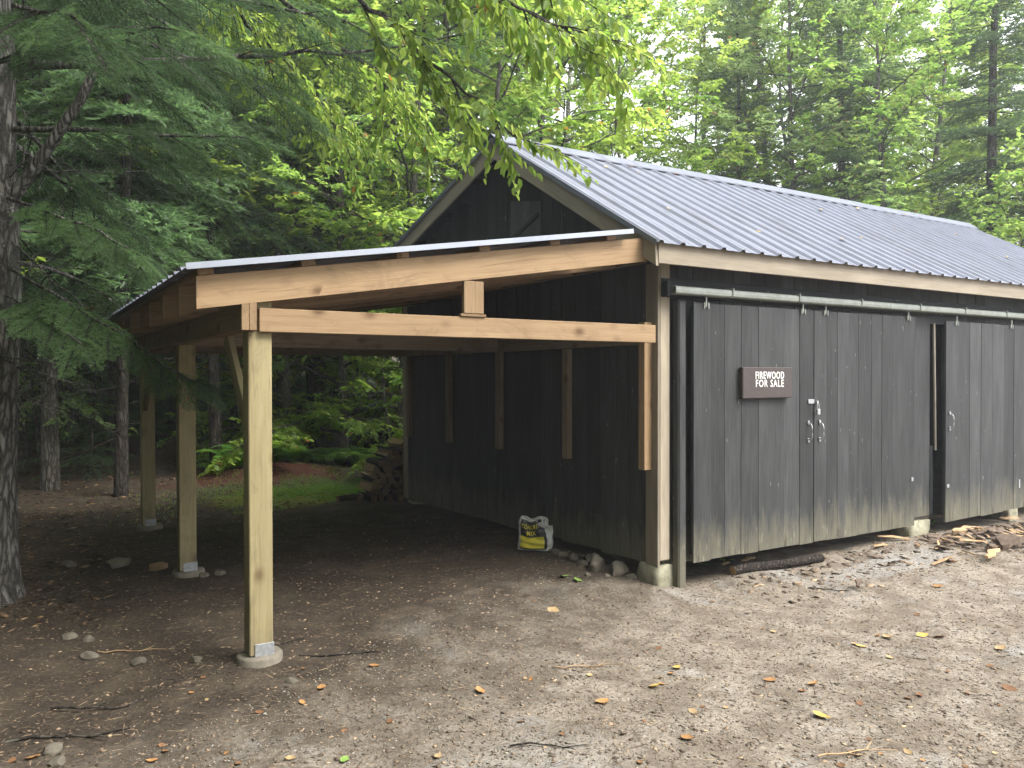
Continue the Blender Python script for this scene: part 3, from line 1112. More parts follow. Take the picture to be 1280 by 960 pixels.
def rock_mesh(sx, sy, sz, seed, mat='stone', sub=3, amp=.13):
    import bmesh
    bm = bmesh.new()
    bmesh.ops.create_icosphere(bm, subdivisions=sub, radius=1)
    r = np.random.default_rng(seed)
    f = r.normal(0, 1.3, (6, 3))
    ph = r.random(6) * 6.28
    pl_ = [(Vector(r.normal(0, 1, 3)).normalized(), .55 + .3 * r.random()) for _ in range(9)]
    for v in bm.verts:
        p = v.co.copy()
        s = 1 + amp * sum(math.sin(f[i] @ np.array(p) * 1.6 + ph[i]) for i in range(6)) / 2.2
        p *= s
        for n, d in pl_:                     # broken facets
            e = p.dot(n) - d
            if e > 0:
                p -= n * e * .97
        v.co = Vector((p.x * sx, p.y * sy, p.z * sz))
    me = bpy.data.meshes.new('stone')
    bm.to_mesh(me)
    bm.free()
    me.materials.append(MT[mat])
    me.polygons.foreach_set('use_smooth', [False] * len(me.polygons))
    return me


def rot_at(x, y, z, rz=0, ry=0, rx=0, s=1.0):
    return Matrix.Translation((x, y, z)) @ Matrix.Rotation(rz, 4, 'Z') @ Matrix.Rotation(ry, 4, 'Y') @ Matrix.Rotation(rx, 4, 'X') @ Matrix.Scale(s, 4)


def gpx(px, py):
    """ground point seen at a pixel"""
    z = .02
    for _ in range(6):
        p = on(2, z, px, py)
        z = gnd(p[0], p[1])
    return float(p[0]), float(p[1]), z


# pole-like log lying below the doors
a, c2 = gpx(916, 719), gpx(1026, 702)
P0, P1 = np.array([a[0], a[1], a[2] + .038]), np.array([c2[0], c2[1], c2[2] + .034])
tt = np.linspace(0, 1, 9)
LP = P0[None] * (1 - tt[:, None]) + P1[None] * tt[:, None]
LP[:, 2] += .006 * np.sin(tt * 9)
LP[:, 1] += .012 * np.sin(tt * 5)
LR = .043 - .008 * tt + RNG.normal(0, .0015, 9)
V, F = tubes([(LP, LR)], 14)
lg = empty('fallen_log', tuple(P0), 'dark bark-covered pole lying on the dirt below the signed door', 'log')
put('bark', mesh_np('bark', V, F, (MT['log_bark'],), smooth=True), None, lg)
for ring, c in ((V[:14], LP[0]), (V[-14:], LP[-1])):
    put('cut_end', mesh_py('cut_end', [c] + list(ring), [(0, 1 + i, 1 + (i + 1) % 14) for i in range(14)], (MT['wood_scrap'],)), None, lg)

# concrete-mix bag by the wall
bx, by, bz = gpx(669, 686)
face = math.atan2(CAM[1] - by, CAM[0] - bx) + math.pi / 2      # front turned to the yard
bag = empty('concrete_bag', (bx, by, bz), 'crumpled black and yellow concrete mix bag against the gable wall', 'bag', None, face - .15)
BW, BH, BT = .32, .295, .15


def bag_front(u, v):
    """u,v in 0..1 -> local point on the bag's front; slumped, bulging"""
    w = BW * (1.0 - .34 * np.clip(v - .45, 0, 1) ** 1.2 * 1.3) * (1 + .03 * np.sin(v * 9))
    x = (u - .5) * w + .012 * np.sin(v * 6)
    z = .01 + BH * v * (1 - .05 * np.cos((u - .4) * 9))
    b = np.clip(1 - (2 * u - 1) ** 4, 0, 1) * np.clip(np.sin(np.clip(v * .93 + .07, 0, 1) * np.pi), 0, 1) ** .6
    y = -BT * .55 * b * (1 - .3 * v) - .10 * (1 - v) + .012 * np.sin(u * 17 + v * 11) * v + .008 * np.sin(v * 31 + u * 5)
    return x, y, z


nu, nv = 26, 24
U, Vv = np.meshgrid(np.linspace(0, 1, nu), np.linspace(0, 1, nv))
fx, fy, fz = bag_front(U, Vv)
front = np.stack([fx, fy, fz], -1).reshape(-1, 3)
back = front.copy()
back[:, 1] = -front[:, 1] * .5 - .03
cnt = nu * nv
FQ, IDX = [], []
for j in range(nv - 1):
    for i in range(nu - 1):
        q = j * nu + i
        u_, v_ = (i + .5) / (nu - 1), (j + .5) / (nv - 1)
        m = 0
        if u_ < .07 or u_ > .86 or v_ < .06 or v_ > .93:
            m = 1
        if .09 < v_ < .42 and .08 < u_ < .80:
            m = 2
        FQ.append((q, q + 1, q + nu + 1, q + nu))
        IDX.append(m)
        FQ.append((cnt + q, cnt + q + nu, cnt + q + nu + 1, cnt + q + 1))
        IDX.append(1)
edge = [j * nu for j in range(nv)] + [(nv - 1) * nu + i for i in range(1, nu)] + [j * nu + nu - 1 for j in range(nv - 2, -1, -1)] + [i for i in range(nu - 2, 0, -1)]
for q in range(len(edge)):
    a_, b_ = edge[q], edge[(q + 1) % len(edge)]
    FQ.append((a_, b_, cnt + b_, cnt + a_))
    IDX.append(1)
BWm = Matrix.Translation((bx, by, bz)) @ Matrix.Rotation(face - .15, 4, 'Z')
put('sack', mesh_py('sack', list(front) + list(back), FQ, (MT['soil_bag_black'], MT['soil_bag_white'], MT['soil_bag_yellow']), True, IDX), BWm, bag)
# crumpled open mouth: a torn flap folded over the right shoulder
r_ = np.random.default_rng(5)
fu, fv = np.meshgrid(np.linspace(0, 1, 9), np.linspace(0, 1, 7))
fl_v = np.stack([.02 + fu * .15 + .01 * np.sin(fv * 9), -.06 + .05 * np.sin(fu * 7 + fv * 4) - .02 * fv, BH * (.93 + .1 * np.sin(fu * 5)) - .12 * fv * (.4 + fu)], -1).reshape(-1, 3) + r_.normal(0, .008, (63, 3))
put('torn_flap', mesh_py('torn_flap', fl_v, [(j * 9 + i, j * 9 + i + 1, j * 9 + i + 10, j * 9 + i + 9) for j in range(6) for i in range(8)], (MT['soil_bag_white'],), True), BWm, bag)


def bag_text(txt, u0, u1, v0, v1, mat):
    me = text_mesh(txt, 1, 1, .004, mat, 'lettering', .02)
    co = np.zeros(len(me.vertices) * 3, np.float32)
    me.vertices.foreach_get('co', co)
    co = co.reshape(-1, 3)
    x, y, z = bag_front(u0 + (co[:, 0] + .5) * (u1 - u0), v0 + (co[:, 2] + .5) * (v1 - v0))
    me.vertices.foreach_set('co', np.stack([x, y - .003 + co[:, 1], z], 1).astype(np.float32).ravel())
    me.update()
    put('lettering', me, BWm, bag)


bag_text('CONCRETE', .13, .80, .68, .80, 'soil_bag_yellow')
bag_text('MIX', .30, .58, .50, .62, 'soil_bag_yellow')

# stones
stones = [
    (745, 709, .13, .10, .10, 'grey rounded stone nearest the barn corner, leftmost of three by the wall'),
    (772, 716, .12, .10, .085, 'squat grey stone in front of the two others by the barn corner'),
    (767, 701, .10, .09, .09, 'grey stone tucked under the gable planks near the corner'),
    (690, 690, .12, .06, .035, 'flat low stone right of the concrete bag'),
    (64, 941, .055, .05, .04, 'pale round stone at the lower left edge of the yard'),
    (88, 797, .055, .045, .04, 'grey stone in the dark hollow near the spruce'),
    (110, 801, .04, .03, .03, 'small stone right of the grey hollow stone'),
    (174, 829, .06, .05, .035, 'tan stone in the hollow left of the front post'),
    (113, 823, .06, .04, .04, 'flat stone among leaf litter left of the tan stone'),
    (148, 708, .12, .09, .07, 'boulder half sunk in dark soil left of the middle post'),
    (85, 708, .09, .07, .055, 'dark boulder in the soil beside the spruce'),
    (365, 853, .04, .03, .025, 'small stone just right of the front footing'),
    (275, 717, .09, .05, .035, 'small pale stone beside the middle footing'),
    (255, 720, .06, .05, .03, 'pale stone touching the middle footing'),
    (245, 826, .05, .04, .03, 'small brown stone left of the front post base'),
    (72, 955, .04, .035, .03, 'small stone below the pale round stone at lower left'),
]
for i, (px, py, sx, sy, sz, lab) in enumerate(stones):
    x, y, z = gpx(px, py)
    if px > 730 and px < 780:
        x = min(x, -.03)
    s = put('stone', rock_mesh(sx, sy, sz, 50 + i), rot_at(x, y, z + sz * .2, random.uniform(0, 6), 0, 0))
    tag(s, lab, 'stone')
for i, (px, py, r0_) in enumerate([(792, 722, .045), (783, 712, .06), (728, 706, .05), (716, 699, .06), (704, 694, .05), (758, 722, .035), (800, 714, .05), (735, 718, .03)]):
    x, y, z = gpx(px, py)
    x = min(x, -.02)
    tag(put('stone', rock_mesh(r0_ * 1.2, r0_, r0_ * .75, 80 + i), rot_at(x, y, z + r0_ * .1, random.uniform(0, 6))), 'small rubble stone banked along the foot of the gable planks', 'stone', 'rubble along the gable wall')
s = put('wood_block', shard_mesh(.16, .11, .05, 99, 'wood_scrap', 0, .1), rot_at(*gpx(198, 712), .4, 0, .1))
tag(s, 'pale broken wood block on dark soil left of the middle post', 'wood')

# wood and bark scraps in front of the third door
V_SC = [shard_mesh(.30, .085, .013, 201 + i, 'bark_scrap', .022, .6) for i in range(5)] + \
       [shard_mesh(.32, .05, .014, 221 + i, 'wood_scrap', .008, .5) for i in range(5)]
named = [
    (1100, 685, .85, 6, .05, 'flat pale split slab lying left of the bark heap', 1.1),
    (1114, 676, 1.1, 7, -.4, 'tan split stick leaning behind the flat pale slab', 1.0),
    (1216, 683, .9, 8, -.55, 'orange split wedge in the middle of the bark heap', 1.5),
    (1208, 668, 1.5, 9, -.12, 'long reddish slab lying across the back of the bark heap', 1.5),
    (1183, 681, .6, 5, 1.2, 'stubby pale chunk standing at the front of the heap', 1.8),
    (1240, 698, 1.5, 6, .22, 'long pale stick along the front of the bark heap', .9),
    (1175, 704, .9, 7, -.05, 'orange shard alone on the grit before the heap', .7),
    (1258, 672, .9, 8, -.2, 'pale stick at the right end of the heap', .9),
    (1262, 653, 1.0, 9, -.3, 'pale lath under the right hand end of the third door', .7),
    (1210, 694, .45, 5, 1.4, 'short tan block at the front of the heap', 1.6),
    (1262, 686, 1.4, 0, .05, 'broad dark bark slab at the right end of the heap', 2.0),
    (1242, 690, .7, 1, .6, 'white-backed bark curl beside the dark slab', 1.6),
    (905, 707, .7, 7, .5, 'reddish wood slab under the near corner of the signed door', 1.2),
    (935, 703, .7, 6, .1, 'pale stick behind the fallen pole', .9),
    (1075, 736, .5, 2, .3, 'dark bark chip alone on the grit', 1.4),
    (1166, 656, .6, 3, .3, 'grey bark chunk beside the concrete pier', 1.5),
]
for i, (px, py, s, k, rz, lab, th_) in enumerate(named):
    x, y, z = gpx(px, py)
    o = put('wood_scrap' if k >= 5 else 'bark_scrap', V_SC[k], rot_at(x, y, z + .02 + .012 * (i % 3), rz + .0, random.uniform(-.15, .15), random.uniform(-.3, .3), s) @ Matrix.Diagonal((1, 1, th_, 1)))
    tag(o, lab, 'wood scrap' if k >= 5 else 'bark')
for i in range(260):
    u = abs(random.gauss(0, .45))
    x = random.choice([random.gauss(4.1, .45), random.gauss(4.8, .7), random.uniform(3.0, 5.8)])
    y = -.26 - u
    k = random.choice([0, 1, 2, 3, 4, 0, 1, 2, 3, 4, 0, 1, 2, 3, 4, 5, 6, 7, 8, 9])
    z = gnd(x, y) + .012 + random.uniform(0, .055) * math.exp(-((x - 4.0) / .7) ** 2)
    o = put('wood_scrap' if k >= 5 else 'bark_scrap', V_SC[k], rot_at(x, y, z, random.uniform(0, 6.3), random.uniform(-.25, .25), random.uniform(-.5, .5), random.uniform(.18, .75)))
    tag(o, 'brown bark flake in the heap before the third door' if k < 5 else 'pale split wood chip in the heap before the third door',
        'bark' if k < 5 else 'wood scrap', 'bark flakes heaped by the door' if k < 5 else 'wood chips heaped by the door')

# firewood stacked behind the barn
def split_mesh(seed, L=.42):
    r = np.random.default_rng(seed)
    R = .058 + .03 * r.random()
    a0 = r.random() * 6
    if r.random() < .3:
        an = np.linspace(0, 2 * math.pi, 9)[:-1]
        pts = np.stack([np.cos(an), np.sin(an)], 1) * R * .8
    else:
        an = np.linspace(0, math.radians(95), 5)
        pts = np.concatenate([[[0, 0]], np.stack([np.cos(an), np.sin(an)], 1) * R * 1.35]) - np.array([[R * .55, R * .55]])
    pts += r.normal(0, .004, pts.shape)
    k = len(pts)
    V = [(x, p[0], p[1]) for x in (-L / 2, L / 2) for p in pts]
    F = [tuple(range(k))[::-1], tuple(range(k, 2 * k))] + [(i, (i + 1) % k, k + (i + 1) % k, k + i) for i in range(k)]
    ix = [1, 1] + [0 if (k == 8 or 1 <= i < k - 1) else 1 for i in range(k)]
    return mesh_py('split_log', V, F, (MT['log_bark'], MT['wood_scrap']), False, ix)


SPL = [split_mesh(300 + i) for i in range(8)]
for m_ in SPL:
    m_.materials[1] = MT['fir_warm']
cx, cy = .1, 5.62
for row in range(10):
    z = gnd(cx, cy) + .05 + row * .08
    n = 9 if row < 7 else (6 if row == 7 else 3)
    for i in range(n):
        x = cx - .45 + .05 * (row % 2) + i * .112 + (.10 * max(0, row - 5)) + random.uniform(-.015, .015)
        if row < 3 and i == 0 and random.random() < .3:
            continue
        W = Matrix.Translation((x, cy + random.uniform(-.04, .04) - .2, z + random.uniform(-.012, .012))) @ Matrix.Rotation(math.pi / 2 + random.uniform(-.08, .08), 4, 'Z') @ Matrix.Rotation(random.uniform(0, 6.3), 4, 'X')
        o = put('firewood', random.choice(SPL), W)
        tag(o, 'split log in the firewood stack behind the barn corner', 'firewood', 'firewood stacked behind the barn')
for px, py, rz, lab in ((434, 628, .3, 'small split log with pale end, leftmost on the ground by the stack'), (450, 626, 1.2, 'dark log end on the ground before the firewood stack'),
                        (468, 618, .2, 'long split log lying on the ground at the foot of the stack'), (482, 622, 2.2, 'pale-edged split log slumped against the stack'), (496, 626, 1.5, 'short block beside the barn back corner board')):
    x, y, z = gpx(px, py)
    o = put('firewood', random.choice(SPL), rot_at(x, y, z + .06, rz, 0, random.uniform(0, 6), .75))
    tag(o, lab, 'firewood')

# twigs and roots on the ground
def twig_mesh(L, r, seed):
    g = np.random.default_rng(seed)
    k = 9
    P = np.zeros((k, 3))
    P[:, 0] = np.linspace(-L / 2, L / 2, k)
    P[:, 1] = np.cumsum(g.normal(0, L * .03, k))
    P[:, 2] = np.abs(np.cumsum(g.normal(0, L * .012, k)))
    polys = [(P, np.linspace(r, r * .4, k))]
    for q in (3, 5):
        e = P[q] + np.array([L * .14, g.choice([-1, 1]) * L * .12, L * .03])
        polys.append((np.stack([P[q], (P[q] + e) / 2 + g.normal(0, L * .01, 3), e]), np.array([r * .6, r * .45, r * .25])))
    V, F = tubes(polys, 5)
    return mesh_np('twig', V, F, (MT['bark_dark'],), smooth=True)


TW = [twig_mesh(.5, .006, 400 + i) for i in range(5)]
twigs = [(168, 813, .9, .1, 'pale forked twig in the hollow left of the front post', 'wood'), (90, 920, 1.4, .3, 'long bowed root near the lower left corner', 0), (145, 880, 1.3, .25, 'long dark root on the bare slope left of the front post', 0),
         (60, 750, .8, .6, 'thin dark twig near the spruce foot', 0), (440, 820, 1.3, .15, 'straight dark twig on the bare dirt right of the front post', 0), (735, 832, .8, .1, 'curved orange twig in the middle of the yard', 'wood'),
         (690, 932, .8, 0, 'dark bark sliver near the bottom edge of the yard', 0), (1045, 737, .9, -.1, 'dark twig on the grit below the fallen pole', 0), (1075, 945, .8, .1, 'pale stick near the bottom right of the yard', 'wood'),
         (360, 805, .8, .8, 'short dark stick right of the front footing', 0), (250, 845, .7, .3, 'dark twig left of the front footing', 0), (540, 690, .7, .2, 'grey twig in the shade under the lean-to', 0)]
for i, (px, py, s, rz, lab, kind) in enumerate(twigs):
    me = TW[i % 5]
    if kind == 'wood':
        me = me.copy()
        me.materials.clear()
        me.materials.append(MT['wood_scrap'])
    x, y, z = gpx(px, py)
    tag(put('twig', me, rot_at(x, y, z + .004, rz - .56, 0, 0, s)), lab, 'twig')
for i in range(45):
    px, py = random.uniform(0, 1280), 660 + 300 * random.random() ** .8
    x, y, z = gpx(px, py)
    if x > -.05 and y > -.2:
        continue
    tag(put('twig', TW[i % 5], rot_at(x, y, z + .003, random.uniform(0, 6.3), 0, 0, random.uniform(.1, .3))), 'thin dark twig lying on the dirt yard', 'twig', 'small twigs strewn over the yard')

# fallen leaves on the yard
def fallen_leaf_mesh(seed, L=.075):
    r = np.random.default_rng(seed)
    k = 6
    u = np.linspace(0, 1, k)
    w = np.sin(np.pi * u ** .8) ** .8 * .33 * L
    w[0] = w[-1] = .001
    curl = .18 + .3 * r.random()
    V = []
    for i in range(k):
        zc = curl * L * .35 * (2 * u[i] - 1) ** 2
        V += [(L * (u[i] - .5), -w[i], zc + curl * w[i] * .8), (L * (u[i] - .5), 0, zc), (L * (u[i] - .5), w[i], zc + curl * w[i] * r.uniform(.2, 1.2))]
    F = [(3 * i + j, 3 * i + j + 1, 3 * i + 4 + j, 3 * i + 3 + j) for i in range(k - 1) for j in range(2)]
    return V, F


leaf_cols = {'yellow': (.42, .29, .08), 'orange': (.33, .17, .065), 'brown': (.17, .085, .04), 'tan': (.36, .25, .13), 'green': (.14, .22, .05)}
LM = {}
for i, (nm, c) in enumerate(leaf_cols.items()):
    mt = mat_simple('fallen_leaf_' + nm, c, .7, 0, .3, 60, .25)
    LM[nm] = []
    for j in range(3):
        V, F = fallen_leaf_mesh(500 + 10 * i + j)
        LM[nm].append(mesh_py('fallen_leaf', V, F, (mt,), True))
leaves = [(846, 836, 'yellow', 1.0, 'yellow leaf on the open dirt below the barn corner'), (818, 860, 'yellow', 1.0, 'small yellow leaf below the barn corner, nearer the camera'), (962, 851, 'orange', 1.0, 'orange leaf in the middle right of the yard'),
          (1027, 897, 'yellow', 1.3, 'large pale yellow leaf near the bottom centre right'), (1017, 857, 'orange', 1.1, 'curled orange leaf right of the yard centre'), (1153, 795, 'yellow', 1.2, 'bright yellow leaf among a cluster at right'),
          (1175, 797, 'brown', 1.3, 'dark brown curled leaf at the right of a cluster'), (1110, 798, 'tan', 1.2, 'tan leaf at the left of the right hand cluster'), (1077, 809, 'yellow', 1.1, 'yellow leaf left of the leaf cluster'),
          (752, 879, 'orange', 1.3, 'broad orange leaf in the centre of the yard'), (600, 866, 'orange', 1.1, 'orange leaf left of the yard centre'), (468, 833, 'orange', .9, 'orange leaf on the bare dirt right of the front post'),
          (402, 861, 'orange', 1.0, 'orange leaf below the front footing'), (430, 952, 'green', .8, 'pale green leaf at the bottom edge'), (190, 952, 'orange', .8, 'orange leaf at the bottom left'), (1172, 734, 'orange', 1.2, 'orange leaf alone on the grit at right'),
          (40, 950, 'orange', 1.0, 'orange curled leaf beside the pale round stone'), (705, 722, 'green', 1.4, 'bright green leaf on the dirt left of the corner stones'), (722, 726, 'green', 1.4, 'second bright green leaf near the corner stones'), (1192, 703, 'orange', 1.3, 'orange leaf at the edge of the bark heap'),
          (692, 764, 'tan', 1.5, 'pale curled leaf on the dirt below the concrete bag'), (1250, 812, 'tan', 1.2, 'tan leaf at the right edge of the yard'), (860, 925, 'orange', 1.0, 'orange leaf near the bottom centre'), (1262, 862, 'brown', 1.1, 'brown curled leaf at the far right of the yard')]
for i, (px, py, c, s, lab) in enumerate(leaves):
    x, y, z = gpx(px, py)
    tag(put('fallen_leaf', LM[c][i % 3], rot_at(x, y, z + .006, random.uniform(0, 6.3), random.uniform(-.15, .15), random.uniform(-.3, .3), s)), lab, 'leaf')
for i in range(75):
    px, py = random.uniform(0, 1280), 690 + 270 * random.random() ** .7
    x, y, z = gpx(px, py)
    if (x > -.1 and y > -.25) or y > 3:
        continue
    c = random.choice(['tan', 'brown', 'brown', 'brown', 'orange'])
    tag(put('fallen_leaf', LM[c][i % 3], rot_at(x, y, z + .004, random.uniform(0, 6.3), random.uniform(-.2, .2), random.uniform(-.4, .4), random.uniform(.3, .75))),
        c + ' fallen leaf scattered on the dirt yard', 'leaf', c + ' leaves scattered over the yard')

# a few leaves that came down on the barn roof
for i in range(16):
    x, y = random.uniform(0, 7), random.uniform(-.1, 2.0)
    c = random.choice(['tan', 'brown', 'yellow', 'orange'])
    pt = roof_pt(x, y, -.012)
    W = Matrix.Translation(pt) @ Matrix.Rotation(CF, 4, 'X') @ Matrix.Rotation(random.uniform(0, 6.3), 4, 'Z') @ Matrix.Scale(random.uniform(.6, 1.0), 4)
    tag(put('fallen_leaf', LM[c][i % 3], W), c + ' fallen leaf lying on the barn roof', 'leaf', c + ' leaves on the barn roof')

# ------------------------------------------------------------------ vegetation generators
def nrm_(a):
    return a / (np.linalg.norm(a, axis=-1, keepdims=True) + 1e-9)


def leaves6(base, d, n, L, Wd, rng, fold=.25, droop=.25):
    """pointed leaves, two folded quads each (6 verts). base (k,3) d direction n normal L length Wd half width"""
    k = len(base)
    d = nrm_(d)
    s = nrm_(np.cross(d, n))
    n = np.cross(s, d)
    L = L[:, None]
    Wd = Wd[:, None]
    dn = -n * L * droop
    V = np.empty((k, 6, 3))
    V[:, 0] = base
    V[:, 1] = base + d * L * .33 + s * Wd + n * Wd * fold
    V[:, 2] = base + d * L * .72 + s * Wd * .75 + n * Wd * fold + dn * .4
    V[:, 3] = base + d * L + dn
    V[:, 4] = base + d * L * .72 - s * Wd * .75 + n * Wd * fold + dn * .4
    V[:, 5] = base + d * L * .33 - s * Wd + n * Wd * fold
    o = np.arange(k)[:, None] * 6
    F = np.concatenate([o + np.array([[0, 1, 2, 3]]), o + np.array([[0, 3, 4, 5]])])
    return V.reshape(-1, 3), F


def leaves4(base, d, n, L, Wd):
    """small far leaves: one bent diamond quad"""
    k = len(base)
    d = nrm_(d)
    s = nrm_(np.cross(d, n))
    n = np.cross(s, d)
    L = L[:, None]
    Wd = Wd[:, None]
    V = np.empty((k, 4, 3))
    V[:, 0] = base
    V[:, 1] = base + d * L * .45 + s * Wd + n * Wd * .3
    V[:, 2] = base + d * L
    V[:, 3] = base + d * L * .45 - s * Wd + n * Wd * .3
    F = np.arange(k)[:, None] * 4 + np.array([[0, 1, 2, 3]])
    return V.reshape(-1, 3), F


def wiggle(p0, p1, k, amp, rng, sag=0.0):
    t = np.linspace(0, 1, k)[:, None]
    P = p0 * (1 - t) + p1 * t
    w = rng.normal(0, amp, (k, 3))
    w[0] = 0
    P += np.cumsum(w, 0) * np.linspace(0, 1, k)[:, None]
    P[:, 2] += sag * (t[:, 0] ** 2)
    return P


def sample(P, f):
    """points along a polyline at fractions f"""
    x = f * (len(P) - 1)
    i = np.clip(x.astype(int), 0, len(P) - 2)
    u = (x - i)[:, None]
    return P[i] * (1 - u) + P[i + 1] * u, nrm_(P[i + 1] - P[i])


def broadleaf(seed, H=14, base=.25, spread=3.2, limbs=24, subs=7, twigs=6, lpt=12, leaf=.085, r0=.12, near=False, flat=.35):
    """-> (wood polys, leaf V, F, tint) with the foot at the origin"""
    rng = np.random.default_rng(seed)
    T = wiggle(np.zeros(3), np.array([rng.normal(0, .5), rng.normal(0, .5), H]), 14, .07, rng)
    rad = r0 * (1 - np.linspace(0, 1, 14) ** 1.2 * .88)
    rad[0] *= 1.25
    polys = [(T, rad)]
    TB, TD = [], []
    for i in range(limbs):
        f = base + (1 - base) * (i + rng.random()) / limbs * .97
        p, _ = sample(T, np.array([f]))
        p = p[0]
        az = i * 2.4 + rng.normal(0, .5)
        h = (f - base) / (1 - base)
        L = spread * (.45 + .75 * math.sin(math.pi * min(1, .22 + h * .8))) * rng.uniform(.7, 1.15)
        el = .15 + .75 * h + rng.normal(0, .15)
        e = p + L * np.array([math.cos(az) * math.cos(el), math.sin(az) * math.cos(el), math.sin(el)])
        B = wiggle(p, e, 7, L * .035, rng, -.1 * L * (1 - h))
        rr = max(.012, r0 * .42 * (1 - f * .7))
        polys.append((B, np.linspace(rr, .006, 7)))
        for j in range(subs):
            q, dd = sample(B, np.array([.25 + .75 * (j + rng.random()) / subs]))
            side = np.cross(dd[0], [0, 0, 1]) * (1 if j % 2 else -1)
            sd_ = nrm_(dd[0] * .8 + side * rng.uniform(.5, 1.1) + np.array([0, 0, rng.normal(0, flat)]))
            sl = L * rng.uniform(.22, .42)
            S = wiggle(q[0], q[0] + sd_ * sl, 5, sl * .05, rng, -.1 * sl)
            polys.append((S, np.linspace(rr * .35 + .003, .003, 5)))
            fr = (np.arange(twigs) + rng.random(twigs)) / twigs
            tq, td = sample(S, .15 + .85 * fr)
            sgn = np.where(np.arange(twigs) % 2, 1, -1)[:, None]
            tdir = nrm_(td + np.cross(td, [0, 0, 1.0]) * sgn * rng.uniform(.4, 1.2, (twigs, 1)) + rng.normal(0, [.2, .2, flat], (twigs, 3)))
            TB.append(tq)
            TD.append(tdir * rng.uniform(.22, .5, (twigs, 1)) * (spread / 3.2) ** .5)
    TB, TD = np.concatenate(TB), np.concatenate(TD)
    nt_ = len(TB)
    f = (np.arange(lpt)[None, :] + rng.random((nt_, lpt))) / lpt
    bp = TB[:, None] + TD[:, None] * f[..., None]
    bp[..., 2] -= .18 * f ** 2 * np.linalg.norm(TD, axis=1)[:, None]
    td = np.repeat(nrm_(TD)[:, None], lpt, 1)
    sgn = np.where(np.arange(lpt) % 2, 1, -1)[None, :, None]
    d = nrm_(td * .6 + np.cross(td, [0, 0, 1.0]) * sgn * .9 + rng.normal(0, .3, td.shape) + np.array([0, 0, -.28]))
    n = nrm_(np.array([0, 0, 1.0]) + rng.normal(0, .42, td.shape))
    bp, d, n = bp.reshape(-1, 3), d.reshape(-1, 3), n.reshape(-1, 3)
    L = leaf * rng.uniform(.6, 1.25, len(bp))
    if near:
        V, F = leaves6(bp, d, n, L, L * .27, rng)
        per = 6
    else:
        V, F = leaves4(bp, d, n, L, L * .33)
        per = 4
    clump = np.repeat(np.repeat(rng.random(nt_ // max(1, twigs) + 1), twigs)[:nt_], lpt)
    tint = np.repeat(np.clip(.55 * clump + .45 * rng.random(len(bp)), 0, .95), per)
    rare = np.repeat(rng.random(len(bp)) < .012, per)
    tint[rare] = 1.0
    return polys, V, F, tint


def spray(rng, L, tw_n, needles, nl, nw, sub=2):
    """flat conifer spray along +X: twig polylines and needle triangles"""
    axis = wiggle(np.zeros(3), np.array([L, 0, 0]), 8, L * .012, rng, -.12 * L)
    polys = [(axis, np.linspace(.006 + .004 * L, .002, 8))]
    SB, SD = [], []
    for i in range(tw_n):
        f = .08 + .92 * (i + rng.random() * .6) / tw_n
        q, dd = sample(axis, np.array([f]))
        sg = 1 if i % 2 else -1
        l = L * .5 * (1 - f) ** .8 * rng.uniform(.6, 1.1) + .06 * L
        dr = nrm_(dd[0] * .85 + np.array([0, sg * .85, rng.normal(-.08, .12)]))
        e = q[0] + dr * l
        e[2] -= .1 * l
        SB.append(q[0])
        SD.append(e - q[0])
        polys.append((np.stack([q[0], (q[0] + e) / 2 + rng.normal(0, .01 * l, 3), e]), np.array([.003, .0022, .001])))
        for k in range(sub):
            ff = (k + .6) / (sub + .6)
            q2 = q[0] + (e - q[0]) * ff
            for s2 in (-1, 1):
                l2 = l * .42 * (1 - ff * .6) * rng.uniform(.5, 1.1)
                d2 = nrm_(dr * .8 + s2 * np.array([-dr[1], dr[0], 0]) * .8 + rng.normal(0, .12, 3))
                SB.append(q2)
                SD.append(d2 * l2)
    SB, SD = np.array(SB), np.array(SD)
    ln = np.linalg.norm(SD, axis=1)
    cnt = np.maximum(3, (needles * ln / ln.mean()).astype(int))
    idx = np.repeat(np.arange(len(SB)), cnt)
    f = rng.random(len(idx))
    b = SB[idx] + SD[idx] * f[:, None]
    t = nrm_(SD[idx])
    a = rng.random(len(idx)) * 2 * np.pi
    s1 = nrm_(np.cross(t, np.tile([0, 0, 1.0], (len(t), 1))))
    s2 = np.cross(s1, t)
    # needles comb to both sides and upwards
    rad_ = s1 * np.cos(a)[:, None] + s2 * (np.sin(a) * .55 + .15)[:, None]
    d = nrm_(t * .75 + rad_ * .85)
    l = nl * rng.uniform(.7, 1.2, len(idx))[:, None]
    w = nrm_(np.cross(d, rad_ + rng.normal(0, .3, d.shape))) * nw
    V = np.stack([b - w, b + w, b + d * l], 1).reshape(-1, 3)
    F = np.arange(len(idx) * 3).reshape(-1, 3)
    tint = np.repeat(np.clip(.25 + .5 * f + .25 * rng.random(len(idx)), 0, 1), 3)
    return polys, V, F, tint


